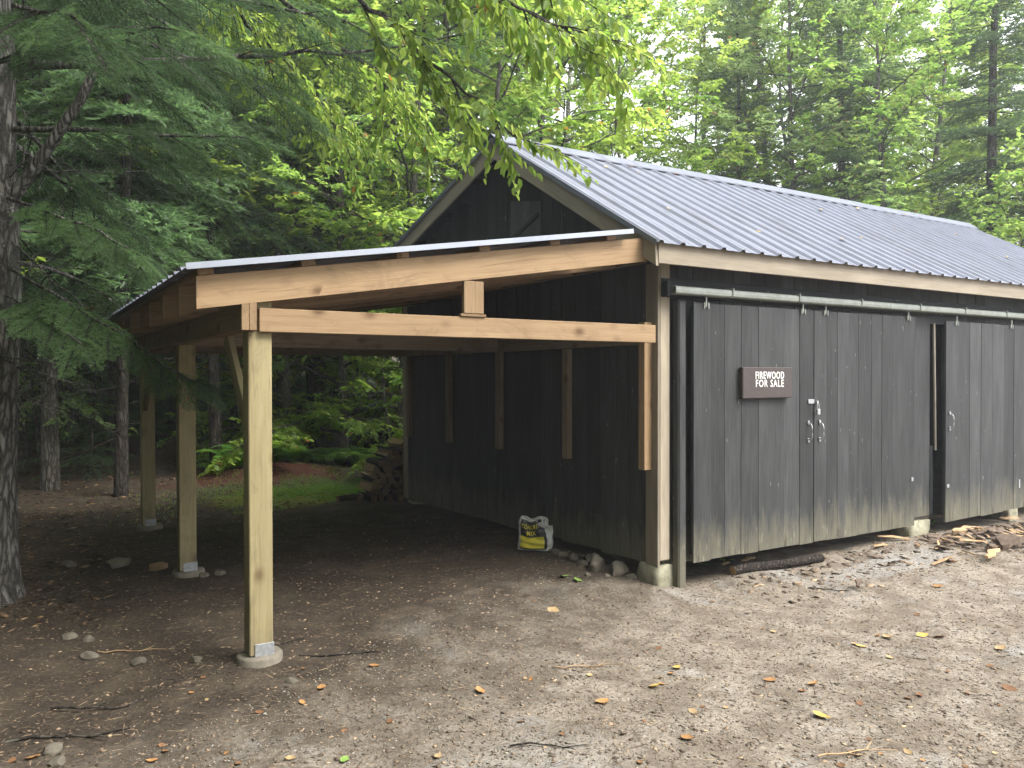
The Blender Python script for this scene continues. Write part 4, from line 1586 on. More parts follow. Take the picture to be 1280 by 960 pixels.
def conifer(seed, H=15, base=.18, spread=2.2, whorls=34, per=5, r0=.14, tw=14, needles=7, nl=.045, nw=.006, dead=0):
    rng = np.random.default_rng(seed)
    T = wiggle(np.zeros(3), np.array([rng.normal(0, .3), rng.normal(0, .3), H]), 12, .04, rng)
    rad = r0 * (1 - np.linspace(0, 1, 12) * .93)
    rad[0] *= 1.2
    polys = [(T, rad)]
    lib = [spray(rng, 1.0, tw, needles, nl, nw, 1) for _ in range(4)]
    VV, FF, TT = [], [], []
    off = 0
    for i in range(whorls):
        f = base + (1 - base) * (i + rng.random() * .6) / whorls
        p, _ = sample(T, np.array([min(f, .995)]))
        h = (f - base) / (1 - base)
        for k in range(per):
            if rng.random() < .12:
                continue
            az = i * 1.1 + k * 2 * math.pi / per + rng.normal(0, .25)
            L = max(.25, spread * (1 - h) ** .75 * rng.uniform(.6, 1.12))
            el = -.28 + .75 * h + rng.normal(0, .1)
            P_, V, F, t = lib[rng.integers(4)]
            ca, sa, ce, se = math.cos(az), math.sin(az), math.cos(el), math.sin(el)
            R = np.array([[ca * ce, -sa, -ca * se], [sa * ce, ca, -sa * se], [se, 0, ce]])
            S = np.array([L, L * rng.uniform(.75, 1.0), L * .9])
            VV.append((V * S) @ R.T + p[0])
            FF.append(F + off)
            TT.append(np.clip(t + rng.normal(0, .08), 0, 1))
            off += len(V)
            ax = (P_[0][0] * S) @ R.T + p[0]
            polys.append((ax[::2], np.linspace(max(.006, r0 * .16 * (1 - h)), .003, len(ax[::2]))))
    for i in range(dead):                    # bare dead limbs below the crown
        f = rng.uniform(.05, base + .05)
        p, _ = sample(T, np.array([f]))
        az = rng.random() * 6.28
        e = p[0] + rng.uniform(.5, 1.5) * np.array([math.cos(az), math.sin(az), rng.normal(-.1, .2)])
        polys.append((wiggle(p[0], e, 5, .04, rng), np.linspace(.012, .003, 5)))
    return polys, np.concatenate(VV), np.concatenate(FF), np.concatenate(TT)


def tree_meshes(name, gen, leaf_mat, bark_mat, sides=6):
    polys, V, F, tint = gen
    big, small = polys[:1], polys[1:]
    bv, bf = tubes(big, 12)
    trunk = mesh_np(name + '_trunk', bv, bf, (MT[bark_mat],), smooth=True)
    limbs = None
    if small:
        sv, sf = tubes(small, 4)
        limbs = mesh_np(name + '_limbs', sv, sf, (MT[bark_mat],), smooth=True)
    crown = mesh_np(name + '_crown', V, F, (MT[leaf_mat],), tint)
    return trunk, limbs, crown


def plant_tree(name, meshes, x, y, rz, s, label, cat='tree', group=None, lean=(0, 0), sink=.1, sz=1.0):
    e = empty(name, (x, y, gnd(x, y) - sink), label, cat, group)
    e.rotation_euler = (lean[0], lean[1], rz)
    e.scale = (s, s, s * sz)
    for nm, me in zip(('trunk', 'limbs', 'crown'), meshes):
        if me is None:
            continue
        o = bpy.data.objects.new(nm, me)
        COL.objects.link(o)
        o.parent = e
        if nm == 'limbs':
            o['kind'] = 'stuff'
    return e


BL = [tree_meshes('broadleaf', broadleaf(21, 15, .06, 3.2, 36, 8, 7, 13, .125, .13), 'leaf_maple', 'bark_grey'),
      tree_meshes('broadleaf', broadleaf(22, 17, .14, 3.0, 36, 8, 7, 13, .115, .12), 'leaf_dull', 'bark_grey'),
      tree_meshes('broadleaf', broadleaf(23, 13, .05, 3.2, 36, 8, 7, 13, .13, .10), 'leaf_beech', 'bark_grey'),
      tree_meshes('broadleaf', broadleaf(24, 18, .22, 2.8, 34, 8, 7, 13, .11, .11), 'leaf_dull', 'bark_birch')]
CN = [tree_meshes('conifer', conifer(31, 16, .10, 2.5, 44, 6, .15, 18, 11, .065, .009, dead=10), 'needle_far', 'bark_dark'),
      tree_meshes('conifer', conifer(32, 19, .22, 2.4, 44, 6, .135, 18, 11, .065, .009, dead=26), 'needle_far', 'bark_grey'),
      tree_meshes('conifer', conifer(33, 13, .04, 2.3, 42, 6, .12, 18, 11, .065, .009, dead=4), 'needle_far', 'bark_dark'),
      tree_meshes('conifer', conifer(34, 19, .24, 2.7, 42, 6, .105, 18, 11, .065, .009, dead=46), 'needle_far', 'bark_dark')]
SAP = [tree_meshes('sapling', conifer(41, 3.4, .08, 1.1, 15, 5, .03, 15, 8, .05, .006), 'needle_far', 'bark_dark'),
       tree_meshes('sapling', broadleaf(42, 4.2, .15, 1.25, 16, 5, 4, 9, .09, .03), 'leaf_maple', 'bark_grey'),
       tree_meshes('sapling', broadleaf(43, 3.2, .08, 1.3, 14, 5, 4, 9, .085, .025), 'leaf_beech', 'bark_dark')]


def px_xy(px, depth):
    p = at(px, 470, depth)
    return float(p[0]), float(p[1])


# trees the photograph shows one by one
plant_tree('conifer_tree', CN[1], *px_xy(1058, 20), 1.0, 1.0, 'tall hemlock with bare dark trunk standing behind the middle of the roof')
plant_tree('conifer_tree', CN[0], *px_xy(1238, 17.5), 2.0, 1.0, 'shaggy hemlock with grey trunk at the right edge behind the roof')
plant_tree('conifer_tree', CN[2], *px_xy(920, 21), .3, 1.05, 'bushy fir with whorled branches above the barn ridge')
plant_tree('broadleaf_tree', BL[3], *px_xy(702, 22), .3, .95, 'slim white-barked birch standing just right of the barn peak')
plant_tree('broadleaf_tree', BL[1], *px_xy(838, 31), 1.3, .85, 'tall thin-leaved tree with leaning limbs against the open sky', lean=(0, -.1))
plant_tree('broadleaf_tree', BL[0], *px_xy(1150, 24), 4.0, .95, 'leafy maple between the two hemlock trunks behind the roof')
plant_tree('broadleaf_tree', BL[2], *px_xy(985, 26), 2.2, 1.1, 'yellow-green beech behind the bushy fir')
plant_tree('broadleaf_tree', BL[0], *px_xy(560, 17), 3.1, .95, 'bright maple filling the view left of the barn peak')
plant_tree('broadleaf_tree', BL[2], *px_xy(430, 15.5), 1.0, 1.0, 'yellow-green beech rising behind the lean-to roof')
plant_tree('conifer_tree', CN[3], *px_xy(388, 17.5), .2, 1.0, 'dark conifer with paired pale trunk seen under the lean-to')
plant_tree('conifer_tree', CN[1], *px_xy(402, 18.3), 2.2, .9, 'thin conifer right beside the paired trunk under the lean-to')
plant_tree('conifer_tree', CN[3], *px_xy(270, 13.5), 4.2, .95, 'dense fir behind the outer edge of the lean-to roof')
plant_tree('conifer_tree', CN[1], *px_xy(62, 12), .7, .9, 'reddish-trunked conifer standing right behind the near spruce')
plant_tree('conifer_tree', CN[3], *px_xy(150, 11.5), 1.7, .85, 'dark hemlock between the near spruce and the lean-to posts')

plant_tree('broadleaf_tree', BL[0], *px_xy(500, 14.2), 5.1, .8, 'low bright maple right behind the barn back corner')
plant_tree('broadleaf_tree', BL[2], *px_xy(620, 15.0), .6, .9, 'yellow-green beech hidden behind the barn peak')
plant_tree('broadleaf_tree', BL[0], *px_xy(360, 15.6), 2.4, .75, 'small maple behind the middle of the lean-to roof')
plant_tree('broadleaf_tree', BL[2], *px_xy(780, 18.5), 2.9, .8, 'low beech behind the left part of the ridge')
plant_tree('broadleaf_tree', BL[1], *px_xy(1010, 19.5), 4.9, .8, 'low pale tree left of the tall hemlock trunk')
plant_tree('broadleaf_tree', BL[0], *px_xy(1115, 18.5), 1.9, .75, 'low maple right of the tall hemlock trunk')
plant_tree('broadleaf_tree', BL[2], *px_xy(1290, 19.5), 3.3, .9, 'yellow-green beech at the far right edge')
# the wood around, tree by tree on a jittered grid
rg = random.Random(5)
spots = []
TAKEN = [px_xy(*q) for q in ((1058, 20), (1238, 17.5), (912, 21), (702, 22), (838, 26), (1150, 24), (985, 26), (560, 17), (430, 15.5), (388, 17.5), (300, 13.5), (62, 12), (150, 11.5))]
for gx_ in np.arange(-32, 44, 2.7):
    for gy_ in np.arange(-6, 54, 2.7):
        x, y = gx_ + rg.uniform(-1.2, 1.2), gy_ + rg.uniform(-1.2, 1.2)
        v = np.array([x, y, 0]) - CAM
        dep, lat = v @ FW, v @ RT
        if dep < 4:
            if not (lat < -6.5 and lat > -14 and dep > -6):
                continue
        if dep > (46 if lat < -.3 * dep else 33) or abs(lat) > dep * .75 + 8:
            continue
        if -5.2 < x < 10.5 and y < 8.3:                # yard, barn, lean-to
            continue
        if x > 4 and y < 9 and lat > 0:                # open clearing to the right
            continue
        if x < -5 and y < 9 and x > -6.3:
            continue
        if -3.5 < x < 1.2 and y < 10.5:                # small glade behind the lean-to
            continue
        if 7 < dep < 40 and (755 < 640 + FPX * lat / dep < 895 and rg.random() < .93 or 670 < 640 + FPX * lat / dep < 755 and rg.random() < .4):   # sky gap
            continue
        if math.hypot(x + .3, y - 10.2) < 4.3:          # light well over the glade
            continue
        if min(math.hypot(x - a[0], y - a[1]) for a in TAKEN) < 1.3:
            continue
        spots.append((x, y, dep, lat))
def where(px, dep):
    lm = [(40, 'behind the near spruce'), (175, 'left of the lean-to posts'), (330, 'seen between the lean-to posts'), (470, 'beyond the glade behind the lean-to'), (600, 'left of the barn peak'), (720, 'just right of the barn peak'),
          (860, 'above the left part of the ridge'), (1000, 'above the middle of the ridge'), (1150, 'above the right part of the ridge'), (9999, 'at the right edge above the roof')]
    w = next(t for e, t in lm if px < e)
    d = 'near' if dep < 14 else ('second-row' if dep < 19 else ('deep' if dep < 25 else 'farthest'))
    return d, w


for x, y, dep, lat in spots:
    px = 640 + FPX * lat / max(dep, 1)
    left = px < 420
    k = rg.random()
    if k < (.75 if px < 330 else (.2 if px < 620 else .07)):
        m = rg.choice([CN[3], CN[3], CN[1], CN[1], CN[0]] if left else CN)
        plant_tree('conifer_tree', m, x, y, rg.uniform(0, 6.3), rg.uniform(.8, 1.12), '%s hemlock %s' % where(px, dep), 'tree',
                   'conifers of the surrounding wood', (rg.gauss(0, .02), rg.gauss(0, .02)))
    else:
        m = rg.choice(BL)
        plant_tree('broadleaf_tree', m, x, y, rg.uniform(0, 6.3), rg.uniform(.8, 1.1), '%s %s %s' % (where(px, dep)[0], ['maple', 'thin-leaved tree', 'yellow-green beech', 'pale-barked birch'][BL.index(m)], where(px, dep)[1]), 'tree',
                   'leafy trees of the surrounding wood', (rg.gauss(0, .03), rg.gauss(0, .03)))
# unseen trees added left of and behind the viewer to block sky light
for i, (x, y) in enumerate([(-7.7, -.6), (-7.5, 1.4), (-7.4, 3.2), (-8.0, -2.6), (-2.4, -11.8), (-.2, -13.2), (1.8, -15.0), (-7.3, 6.2), (-7.0, -7.4), (-5.4, -9.3), (-7.6, -1.6), (-8.4, 1.9), (-7.4, 4.6), (-9.6, -4.4), (-10.8, .2), (-10.4, 3.6), (-7.2, -5.6), (-12.5, -2.5),
                            (-9.5, -9.0), (-5.8, -11.5), (-12.5, -7.0), (-8.2, -13.5), (-4.6, -13.5)]):
    m = CN[(0, 2)[i % 2]] if (i < 16 or i % 2) else BL[i % 4]
    plant_tree('conifer_tree' if m in CN else 'broadleaf_tree', m, x, y, rg.uniform(0, 6.3), rg.uniform(.95, 1.15), ('hemlock' if m in CN else 'leafy tree') + ' added out of view on the near side of the clearing for shade', 'tree',
               ('hemlocks' if m in CN else 'leafy trees') + ' added out of view for shade')
# saplings and brush under them
n_s = 0
while n_s < 140:
    px = rg.uniform(-60, 1330)
    dep = rg.uniform(11, 27)
    x, y = px_xy(px, dep)
    if (-5.2 < x < 10.5 and y < 7.5) or (-3.2 < x < 1.4 and y < 10.2) or y < 2:
        continue
    if px < 520 and (dep < 13 or rg.random() < .45):
        continue
    k = 0 if (px < 520 and rg.random() < .7) else rg.choice([0, 1, 2, 1, 2])
    plant_tree('sapling', SAP[k], x, y, rg.uniform(0, 6.3), rg.uniform(.7, 1.35), '%s %s %s' % (where(px, dep)[0], ['young conifer', 'maple sapling', 'bushy beech sapling'][k], where(px, dep)[1]), 'sapling',
               ['young conifers in the understorey', 'maple saplings in the understorey', 'beech saplings in the understorey'][k])
    n_s += 1

for i in range(64):                          # thicket deeper in, closing the view between the trunks
    px, dep = rg.uniform(-60, 480), rg.uniform(21, 38)
    x, y = px_xy(px, dep)
    k = rg.choice([0, 0, 0, 1])
    plant_tree('sapling', SAP[k], x, y, rg.uniform(0, 6.3), rg.uniform(1.2, 2.0), '%s %s deep among the trunks' % (['dark young conifer', 'maple sapling'][k], where(px, dep)[1]), 'sapling', ['young conifers in the understorey', 'maple saplings in the understorey'][k])

# ferns and broad weeds in the glade
def fern_mesh(seed, R=.5, fr=9, mat='fern'):
    rng = np.random.default_rng(seed)
    B, D, N, LL, WW = [], [], [], [], []
    polys = []
    for i in range(fr):
        az = i * 2.4 + rng.normal(0, .2)
        k = 12
        u = np.linspace(0, 1, k)
        L = R * rng.uniform(.7, 1.2)
        P = np.stack([np.cos(az) * L * u, np.sin(az) * L * u, L * (1.15 * u - .85 * u ** 2.2)], 1)
        polys.append((P, np.linspace(.004, .001, k)))
        T = nrm_(np.gradient(P, axis=0))
        S = np.array([-math.sin(az), math.cos(az), 0])
        for s in (-1, 1):
            for j in range(1, k):
                for e in (0, .5):
                    p = P[j] * (1 - e) + P[j - 1] * e
                    B.append(p)
                    D.append(S * s + T[j] * .45)
                    N.append(np.cross(T[j], S) * (1 if np.cross(T[j], S)[2] > 0 else -1))
                    l = .28 * L * math.sin(math.pi * (.12 + .86 * u[j])) + .01
                    LL.append(l)
                    WW.append(l * .16)
    V, F = leaves4(np.array(B), np.array(D), np.array(N) + rng.normal(0, .1, (len(N), 3)), np.array(LL), np.array(WW))
    t = np.repeat(rng.random(len(B)), 4)
    sv, sf = tubes(polys, 4)
    return mesh_np('fern', np.concatenate([V, sv]), np.concatenate([F, sf + len(V)]), (MT[mat],), np.concatenate([t, np.full(len(sv), .3)]))


FE = [fern_mesh(60 + i) for i in range(3)]
for i in range(46):
    px = rg.uniform(335, 480) if i < 34 else rg.uniform(240, 345)
    dep = rg.uniform(13.0, 15.6)
    x, y = px_xy(px, dep)
    if y < 8.6 or x > 3.5:
        continue
    o = put('fern', FE[i % 3], rot_at(x, y, gnd(x, y) - .02, rg.uniform(0, 6), 0, 0, rg.uniform(.75, 1.35)))
    tag(o, 'green fern in the sunlit glade behind the lean-to', 'fern', 'ferns in the glade behind the lean-to')
for px, py, s, lab in ((908, 702, .16, 'small green weed under the near corner of the signed door'), (1158, 657, .3, 'low grass tuft beside the concrete pier'), (282, 590, .6, 'fern clump left of the mulch heap'), (880, 707, .14, 'tiny weed at the foot of the dark door post')):
    x, y, z = gpx(px, py)
    tag(put('weed', FE[0], rot_at(x, y, z - .01, 1, 0, 0, s)), lab, 'weed')

# ------------------------------------------------------------------ near spruce at the left edge
SPRAYS = []
for i in range(4):
    rng = np.random.default_rng(70 + i)
    P_, V, F, t = spray(rng, 1.0, 30, 44, .021, .0015, 2)
    tv, tf = tubes(P_, 3)
    tf = np.concatenate([tf[:, [0, 1, 2]], tf[:, [0, 2, 3]]]) + len(V)
    me = mesh_np('branch', np.concatenate([V, tv]), np.concatenate([F, tf]), (MT['needle'], MT['bark_dark']), np.concatenate([t, np.zeros(len(tv))]))
    me.polygons.foreach_set('material_index', np.concatenate([np.zeros(len(F), np.int32), np.ones(len(tf), np.int32)]))
    SPRAYS.append(me)
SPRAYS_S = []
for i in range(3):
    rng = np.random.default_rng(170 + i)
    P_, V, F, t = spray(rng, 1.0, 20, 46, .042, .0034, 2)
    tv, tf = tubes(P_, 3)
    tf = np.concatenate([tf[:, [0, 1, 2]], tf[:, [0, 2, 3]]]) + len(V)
    me = mesh_np('branch', np.concatenate([V, tv]), np.concatenate([F, tf]), (MT['needle_lit'], MT['bark_dark']), np.concatenate([t, np.zeros(len(tv))]))
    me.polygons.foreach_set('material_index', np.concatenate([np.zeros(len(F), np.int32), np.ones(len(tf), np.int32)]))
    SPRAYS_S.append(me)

sp_x, sp_y = -4.60, 2.55
rng = np.random.default_rng(77)
spruce = empty('spruce_tree', (sp_x, sp_y, gnd(sp_x, sp_y) - .1), 'large rough-barked spruce with drooping branches at the left edge', 'tree')
k = 60
zz = np.linspace(0, 15, k)
T = np.stack([sp_x - .10 + .10 * np.clip(zz / 2.5, 0, 1) - .012 * np.clip(zz - 3, 0, 20), sp_y + .01 * zz, zz + gnd(sp_x, sp_y) - .1], 1)
R_ = .215 * (1 - zz / 15 * .9) + .10 * np.exp(-zz / .25)
V, F = tubes([(T, R_)], 40)
# bark plates: real relief on the near trunk
nv_ = V.reshape(k, 40, 3)
an = np.arange(40)
disp = np.zeros((k, 40))
for sx, sy, am in ((9, 6, .012), (20, 14, .008)):
    disp += am * (vnoise(an[None, :] / 40 * sx + np.zeros((k, 1)), zz[:, None] * sy / 3, int(sx)) - .5) * 2
nv_ += (nrm_(nv_ - T[:, None]) * disp[..., None])
put('trunk', mesh_np('trunk', nv_.reshape(-1, 3), F, (MT['bark_spruce'],), smooth=True), None, spruce)
limb_polys = []


def add_spray(p, d, L, roll, parent, droop=0.0):
    d = Vector(d).normalized()
    u = Vector((0, 0, 1))
    y = u.cross(d).normalized()
    z = d.cross(y)
    Rm = Matrix((d, y, z)).transposed().to_4x4()
    W = Matrix.Translation(Vector(p)) @ Rm @ Matrix.Rotation(roll, 4, 'X') @ Matrix.Scale(L, 4)
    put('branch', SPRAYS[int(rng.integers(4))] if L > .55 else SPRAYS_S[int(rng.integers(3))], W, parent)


def limb(p0, p1, r, n, parent, sag=-.15, sl=(.5, .95), k=10, polys=None):
    p0, p1 = np.array(p0, float), np.array(p1, float)
    L = np.linalg.norm(p1 - p0)
    B = wiggle(p0, p1, k, L * .012, rng, sag * L)
    parent = put('limb', mesh_np('limb', *tubes([(B, np.linspace(r, .006, k))], 8), (MT['bark_spruce'],), smooth=True), None, parent)
    for j in range(n):
        f = .22 + .78 * (j + .5) / n
        q, dd = sample(B, np.array([f]))
        sg = 1 if j % 2 else -1
        h = np.cross(dd[0], [0, 0, 1.0]) * sg
        d = nrm_(dd[0] * rng.uniform(.5, 1.0) + h * rng.uniform(.5, 1.0) + np.array([0, 0, rng.normal(-.25, .12)]))
        add_spray(q[0], d, rng.uniform(*sl) * (1.15 - .45 * f), rng.normal(0, .3), parent)
    q, dd = sample(B, np.array([.97]))
    add_spray(q[0], dd[0] + np.array([0, 0, -.1]), rng.uniform(*sl) * .8, 0, parent)
    return B


# limbs over the yard and lean-to; mostly on the side facing the camera
def tr_pt(z):
    i = np.argmin(abs(T[:, 2] - z))
    return T[i]


for i in range(46):
    z = 2.75 + i * .175
    az = math.radians(rng.uniform(-115, 95))
    L = rng.uniform(1.7, 3.2) * (1 - max(0, z - 6) / 9)
    p0 = tr_pt(z)
    e = p0 + np.array([math.cos(az) * L, math.sin(az) * L, -.12 * L + rng.normal(0, .15) + .06 * max(0, z - 4)])
    # keep the camera's near field and the sight line to the barn clear
    v = e - CAM
    dep = v @ FW
    if dep < 2.6:
        continue
    px, py = 640 + FPX * (v @ RT) / dep, 480 - FPX * (v @ UP) / dep
    if px > 240 and py > 215:
        continue
    if px > 430:
        continue
    limb(p0, e, .022, 9, spruce)
# the low drooping branch before the lean-to's far corner, and the long dark bough reaching right
limb(tr_pt(2.75), at(215, 455, 5.6), .016, 19, spruce, -.02, (.42, .54))
limb(tr_pt(2.4), at(95, 415, 5.5), .012, 12, spruce, -.02, (.38, .52))
limb(tr_pt(3.1), at(165, 300, 5.6), .016, 15, spruce, -.03, (.42, .54))
limb(tr_pt(4.3), at(560, 92, 6.3), .040, 13, spruce, .03, (.55, .85), 14)
limb(tr_pt(5.0), at(470, 30, 6.6), .035, 12, spruce, .0, (.55, .9), 14)
limb(tr_pt(3.6), at(330, 170, 6.4), .028, 11, spruce, -.05, (.5, .8), 12)
# bare dead twigs low on the trunk
for i in range(26):
    z = rng.uniform(1.6, 4.5)
    az = math.radians(rng.uniform(-110, 60))
    p0 = tr_pt(z)
    L = rng.uniform(.35, 1.1)
    e = p0 + np.array([math.cos(az) * L, math.sin(az) * L, rng.normal(-.15, .25)])
    B = wiggle(p0, e, 6, .03, rng)
    limb_polys.append((B, np.linspace(.009, .002, 6)))
    for j in (2, 3, 4):
        limb_polys.append((np.stack([B[j], B[j] + rng.normal(0, .12, 3), B[j] + rng.normal(0, .2, 3)]), np.array([.004, .003, .0012])))
# thick pale limb forking up from the trunk
put('limb', mesh_np('limb', *tubes([(wiggle(tr_pt(3.0), at(135, 62, 6.2), 8, .02, rng), np.linspace(.055, .03, 8))], 9), (MT['bark_spruce'],), smooth=True), None, spruce)
V, F = tubes(limb_polys, 7)
put('dead_twigs', mesh_np('dead_twigs', V, F, (MT['bark_spruce'],), smooth=True), None, spruce)['kind'] = 'stuff'

# ------------------------------------------------------------------ overhanging beech: trunk out of frame on the left
bx_, by_ = -7.0, .6
beech = empty('beech_tree', (bx_, by_, gnd(bx_, by_) - .1), 'beech whose yellow-green leafy boughs hang over the barn peak', 'tree')
rng = np.random.default_rng(90)
bp_, TBs, TDs = [], [], []
trunk_top = np.array([bx_ + .5, by_ + .3, 12.0])
TR = wiggle(np.array([bx_, by_, gnd(bx_, by_) - .1]), trunk_top, 12, .05, rng)
put('trunk', mesh_np('trunk', *tubes([(TR, np.linspace(.2, .05, 12))], 14), (MT['bark_grey'],), smooth=True), None, beech)


def bough(z0, pts, r, nsub, sub_len):
    """long bough through given points, side shoots with leafy twigs"""
    i = np.argmin(abs(TR[:, 2] - z0))
    P = np.array([TR[i]] + [np.array(p) for p in pts])
    u = np.linspace(0, 1, 22)
    Q = np.stack([np.interp(u, np.linspace(0, 1, len(P)), P[:, c]) for c in range(3)], 1)
    for _ in range(3):
        Q[1:-1] = (Q[:-2] + 2 * Q[1:-1] + Q[2:]) / 4
    Q += rng.normal(0, .015, Q.shape)
    put('bough', mesh_np('bough', *tubes([(Q, np.linspace(r, .005, 22))], 7), (MT['bark_dark'],), smooth=True), None, beech)
    for j in range(nsub):
        f = .42 + .58 * (j + rng.random()) / nsub
        q, dd = sample(Q, np.array([min(f, .999)]))
        s = np.cross(dd[0], [0, 0, 1.0]) * (1 if j % 2 else -1)
        d = nrm_(dd[0] + s * rng.uniform(.2, .9) + np.array([0, 0, rng.normal(-.25, .2)]))
        L = sub_len * rng.uniform(.6, 1.2)
        S = wiggle(q[0], q[0] + d * L, 6, L * .04, rng, -.12 * L)
        bp_.append((S, np.linspace(.008, .002, 6)))
        nt2 = 7
        tq, td = sample(S, .1 + .9 * (np.arange(nt2) + rng.random(nt2)) / nt2)
        sg = np.where(np.arange(nt2) % 2, 1, -1)[:, None]
        tdir = nrm_(td + np.cross(td, [0, 0, 1.0]) * sg * rng.uniform(.3, .9, (nt2, 1)) + rng.normal(0, .15, (nt2, 3)) + np.array([0, 0, -.25]))
        TBs.append(tq)
        TDs.append(tdir * rng.uniform(.2, .42, (nt2, 1)))


bough(6.2, [at(380, -60, 5.2), at(520, 60, 5.4), at(650, 178, 5.6)], .03, 8, .42)
bough(6.8, [at(420, -160, 5.2), at(600, -10, 5.3), at(760, 55, 5.6)], .03, 13, .5)
bough(7.4, [at(420, -260, 5.5), at(560, -100, 5.6), at(700, -5, 6.0)], .03, 13, .55)
bough(6.0, [at(250, -90, 6.2), at(370, 20, 6.8), at(470, 90, 7.6), at(520, 150, 8.2)], .03, 12, .6)
bough(5.6, [at(230, -60, 6.6), at(340, 60, 7.6), at(440, 170, 8.6)], .03, 16, .7)
TBs, TDs = np.concatenate(TBs), np.concatenate(TDs)
nt_ = len(TBs)
lpt = 8
f = (np.arange(lpt)[None, :] + .5 * rng.random((nt_, lpt))) / lpt
bpz = TBs[:, None] + TDs[:, None] * f[..., None]
td = np.repeat(nrm_(TDs)[:, None], lpt, 1)
sgn = np.where(np.arange(lpt) % 2, 1, -1)[None, :, None]
d = nrm_(td * .7 + np.cross(td, [0, 0, 1.0]) * sgn * .7 + rng.normal(0, .34, td.shape) + np.array([0, 0, -.32]))
n = nrm_(np.array([0, 0, 1.0]) + rng.normal(0, .4, td.shape))
Lf = .088 * rng.uniform(.45, 1.3, nt_ * lpt)
V, F = leaves6(bpz.reshape(-1, 3), d.reshape(-1, 3), n.reshape(-1, 3), Lf, Lf * .25, rng, .3, .3)
tint = np.repeat(np.clip(rng.random(nt_ * lpt), 0, .95), 6)
tint[np.repeat(rng.random(nt_ * lpt) < .003, 6)] = 1.0
put('crown', mesh_np('crown', V, F, (MT['leaf_beech'],), tint), None, beech)
for a_, b_ in zip(TBs, TDs):
    bp_.append((np.stack([a_, a_ + b_ * .5, a_ + b_]), np.array([.003, .002, .001])))
V, F = tubes(bp_, 5)
put('twigs', mesh_np('twigs', V, F, (MT['bark_dark'],), smooth=True), None, beech)['kind'] = 'stuff'

# ------------------------------------------------------------------ ground cover nobody could count
rng = np.random.default_rng(123)


def scatter_xy(n, lo, hi, bias=1.0):
    """points on the ground, denser near the camera"""
    dep = lo + (hi - lo) * rng.random(n) ** bias
    lat = (rng.random(n) * 2 - 1) * .72 * dep
    x = CAM[0] + FW[0] * dep + RT[0] * lat
    y = CAM[1] + FW[1] * dep + RT[1] * lat
    ok = ~((x > .02) & (y > -.02) & (y < 5.1))
    return x[ok], y[ok]


def scatter_bits(name, n, lo, hi, sizes, flat, mat, label, mask=None, bias=1.0):
    x, y = scatter_xy(n, lo, hi, bias)
    if mask is not None:
        m = mask(x, y)
        x, y = x[m], y[m]
    k = len(x)
    z = gz(x, y)
    s = sizes[0] + (sizes[1] - sizes[0]) * rng.random(k) ** 2.5
    o = np.array([[1, 0, 0], [0, 1, 0], [-1, 0, 0], [0, -1, 0], [0, 0, 1], [0, 0, -1]], float)
    V = o[None] * s[:, None, None] * (1 + rng.normal(0, .22, (k, 6, 3)))
    V[..., 0] *= rng.uniform(.8, 1.9, k)[:, None]
    V[..., 2] *= flat
    a = rng.random(k) * 6.283
    c, sn = np.cos(a)[:, None], np.sin(a)[:, None]
    X, Y = V[..., 0] * c - V[..., 1] * sn, V[..., 0] * sn + V[..., 1] * c
    tl = rng.normal(0, .25, k)[:, None]
    V = np.stack([X + x[:, None], Y + y[:, None], V[..., 2] + tl * X + z[:, None] + (s * flat * .25)[:, None]], -1)
    f = np.array([[0, 1, 4], [1, 2, 4], [2, 3, 4], [3, 0, 4], [1, 0, 5], [2, 1, 5], [3, 2, 5], [0, 3, 5]])
    F = (np.arange(k)[:, None, None] * 6 + f[None]).reshape(-1, 3)
    ob = put(name, mesh_np(name, V.reshape(-1, 3), F, (MT[mat],), np.repeat(rng.random(k), 6)))
    tag(ob, label, name.replace('_', ' '), kind='stuff')


def mat_bits(name, stops, rough=.9):
    b = NB(name)
    b.bsdf(b.ramp(b.attr('tint'), stops), rough, spec=.2)
    return b.m


MT['grit'] = mat_bits('grit', [(0, (.07, .06, .05)), (.45, (.20, .17, .135)), (.93, (.25, .22, .18)), (1, (.38, .36, .32))])
MT['chips'] = mat_bits('chips', [(0, (.055, .04, .03)), (.5, (.13, .095, .068)), (.85, (.23, .165, .11)), (1, (.42, .31, .2))])
MT['forest_litter'] = mat_bits('forest_litter', [(0, (.018, .013, .009)), (.6, (.065, .042, .026)), (.9, (.16, .10, .055)), (1, (.3, .2, .11))])
scatter_bits('gravel', 60000, 2.3, 9, (.002, .0075), .7, 'grit', 'loose grit and small pebbles over the yard', lambda x, y: y < 1.2 + .5 * x, 1.4)
scatter_bits('bark_crumbs', 26000, 2.3, 10, (.003, .014), .3, 'chips', 'bark crumbs and wood flakes trodden into the dirt', None, 1.2)
scatter_bits('door_litter', 16000, 4, 13, (.006, .04), .22, 'chips', 'bark litter drifted against the barn doors', lambda x, y: (y > -1.0 + .25 * rng.random(len(x))) & (x > .6), 1.0)
scatter_bits('leaf_litter', 40000, 5.5, 24, (.008, .04), .3, 'forest_litter', 'dead leaf litter under the trees', lambda x, y: ((x < -3.8) | (y > 5.5)) & (rng.random(len(x)) < .9), 1.0)

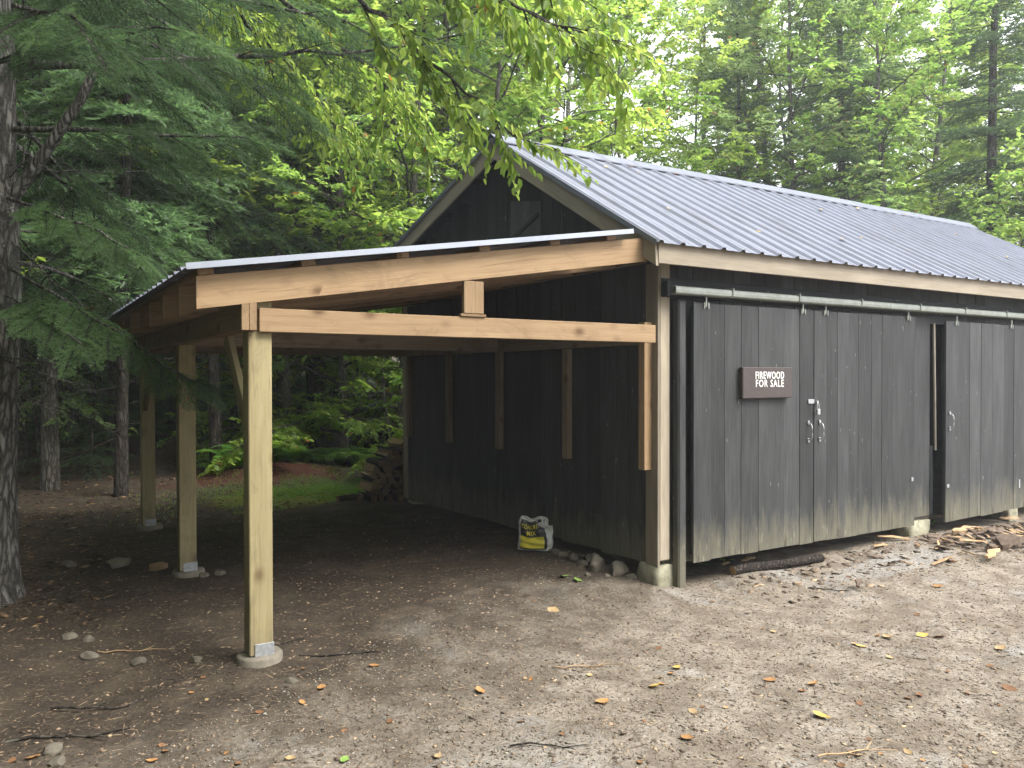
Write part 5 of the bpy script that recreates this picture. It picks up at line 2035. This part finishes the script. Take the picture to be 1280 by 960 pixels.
# straw-thin bits: needles, stems, splinters
x, y = scatter_xy(22000, 2.3, 11, 1.3)
k = len(x)
a = rng.random(k) * 6.283
ln = rng.uniform(.008, .04, k) * np.where(rng.random(k) < .06, 2.2, 1)
dv = np.stack([np.cos(a) * ln, np.sin(a) * ln, rng.normal(0, .12, k) * ln], 1)
c0 = np.stack([x, y, gz(x, y) + .003], 1)
sv = np.stack([-np.sin(a), np.cos(a), np.zeros(k)], 1) * (rng.uniform(.0006, .002, k))[:, None]
upv = np.array([0, 0, .0022])
V = np.stack([c0 - dv - sv, c0 - dv + sv, c0 + dv, c0 + upv], 1).reshape(-1, 3)
F = (np.arange(k)[:, None, None] * 4 + np.array([[0, 2, 3], [1, 3, 2], [0, 3, 1]])[None]).reshape(-1, 3)
st = put('straw', mesh_np('straw', V, F, (MT['chips'],), np.repeat(rng.random(k) ** 1.6, 4)))
tag(st, 'dry needles, stems and splinters strewn on the dirt', 'straw', kind='stuff')

# grass and moss blades in the glade behind the lean-to
n = 16000
gx2 = rng.normal(-.4, 1.1, n)
gy2 = rng.normal(6.9, .75, n)
keep = (gx2 < 2.5) & (gy2 > 5.5) & (vnoise(gx2 * 1.7, gy2 * 1.7, 9) + .35 * vnoise(gx2 * 5, gy2 * 5, 10) > .62)
gx2, gy2 = gx2[keep], gy2[keep]
k = len(gx2)
hgt = rng.uniform(.015, .06, k)
a = rng.random(k) * 6.283
b0 = np.stack([gx2, gy2, gz(gx2, gy2) - .003], 1)
w = np.stack([np.cos(a), np.sin(a), np.zeros(k)], 1) * .004
tip = b0 + np.stack([rng.normal(0, .02, k), rng.normal(0, .02, k), hgt], 1)
V = np.stack([b0 - w, b0 + w, tip], 1).reshape(-1, 3)
gr = put('grass', mesh_np('grass', V, np.arange(3 * k).reshape(-1, 3), (MT['fern'],), np.repeat(rng.random(k), 3)))
tag(gr, 'short moss and grass in the glade behind the lean-to', 'grass', kind='stuff')

# ------------------------------------------------------------------ thin haze added to pale the far trees
hz = bpy.data.materials.new('added_haze')
hz.use_nodes = True
hn = hz.node_tree
hn.nodes.clear()
ho = hn.nodes.new('ShaderNodeOutputMaterial')
hv = hn.nodes.new('ShaderNodeVolumePrincipled')
hv.inputs['Color'].default_value = (.95, .97, 1.0, 1)
hv.inputs['Density'].default_value = .0026
hv.inputs['Anisotropy'].default_value = .35
hn.links.new(hv.outputs[0], ho.inputs['Volume'])
V = [(x, y, z) for z in (-2.5, 34.0) for y in (-330, 330) for x in (-330, 330)]
F = [(0, 2, 3, 1), (4, 5, 7, 6), (0, 1, 5, 4), (2, 6, 7, 3), (0, 4, 6, 2), (1, 3, 7, 5)]
ha = put('haze', mesh_py('haze', V, F, (hz,)))
tag(ha, 'thin haze added to lighten the far trees', 'haze', kind='stuff')
SC.cycles.volume_bounces = 0
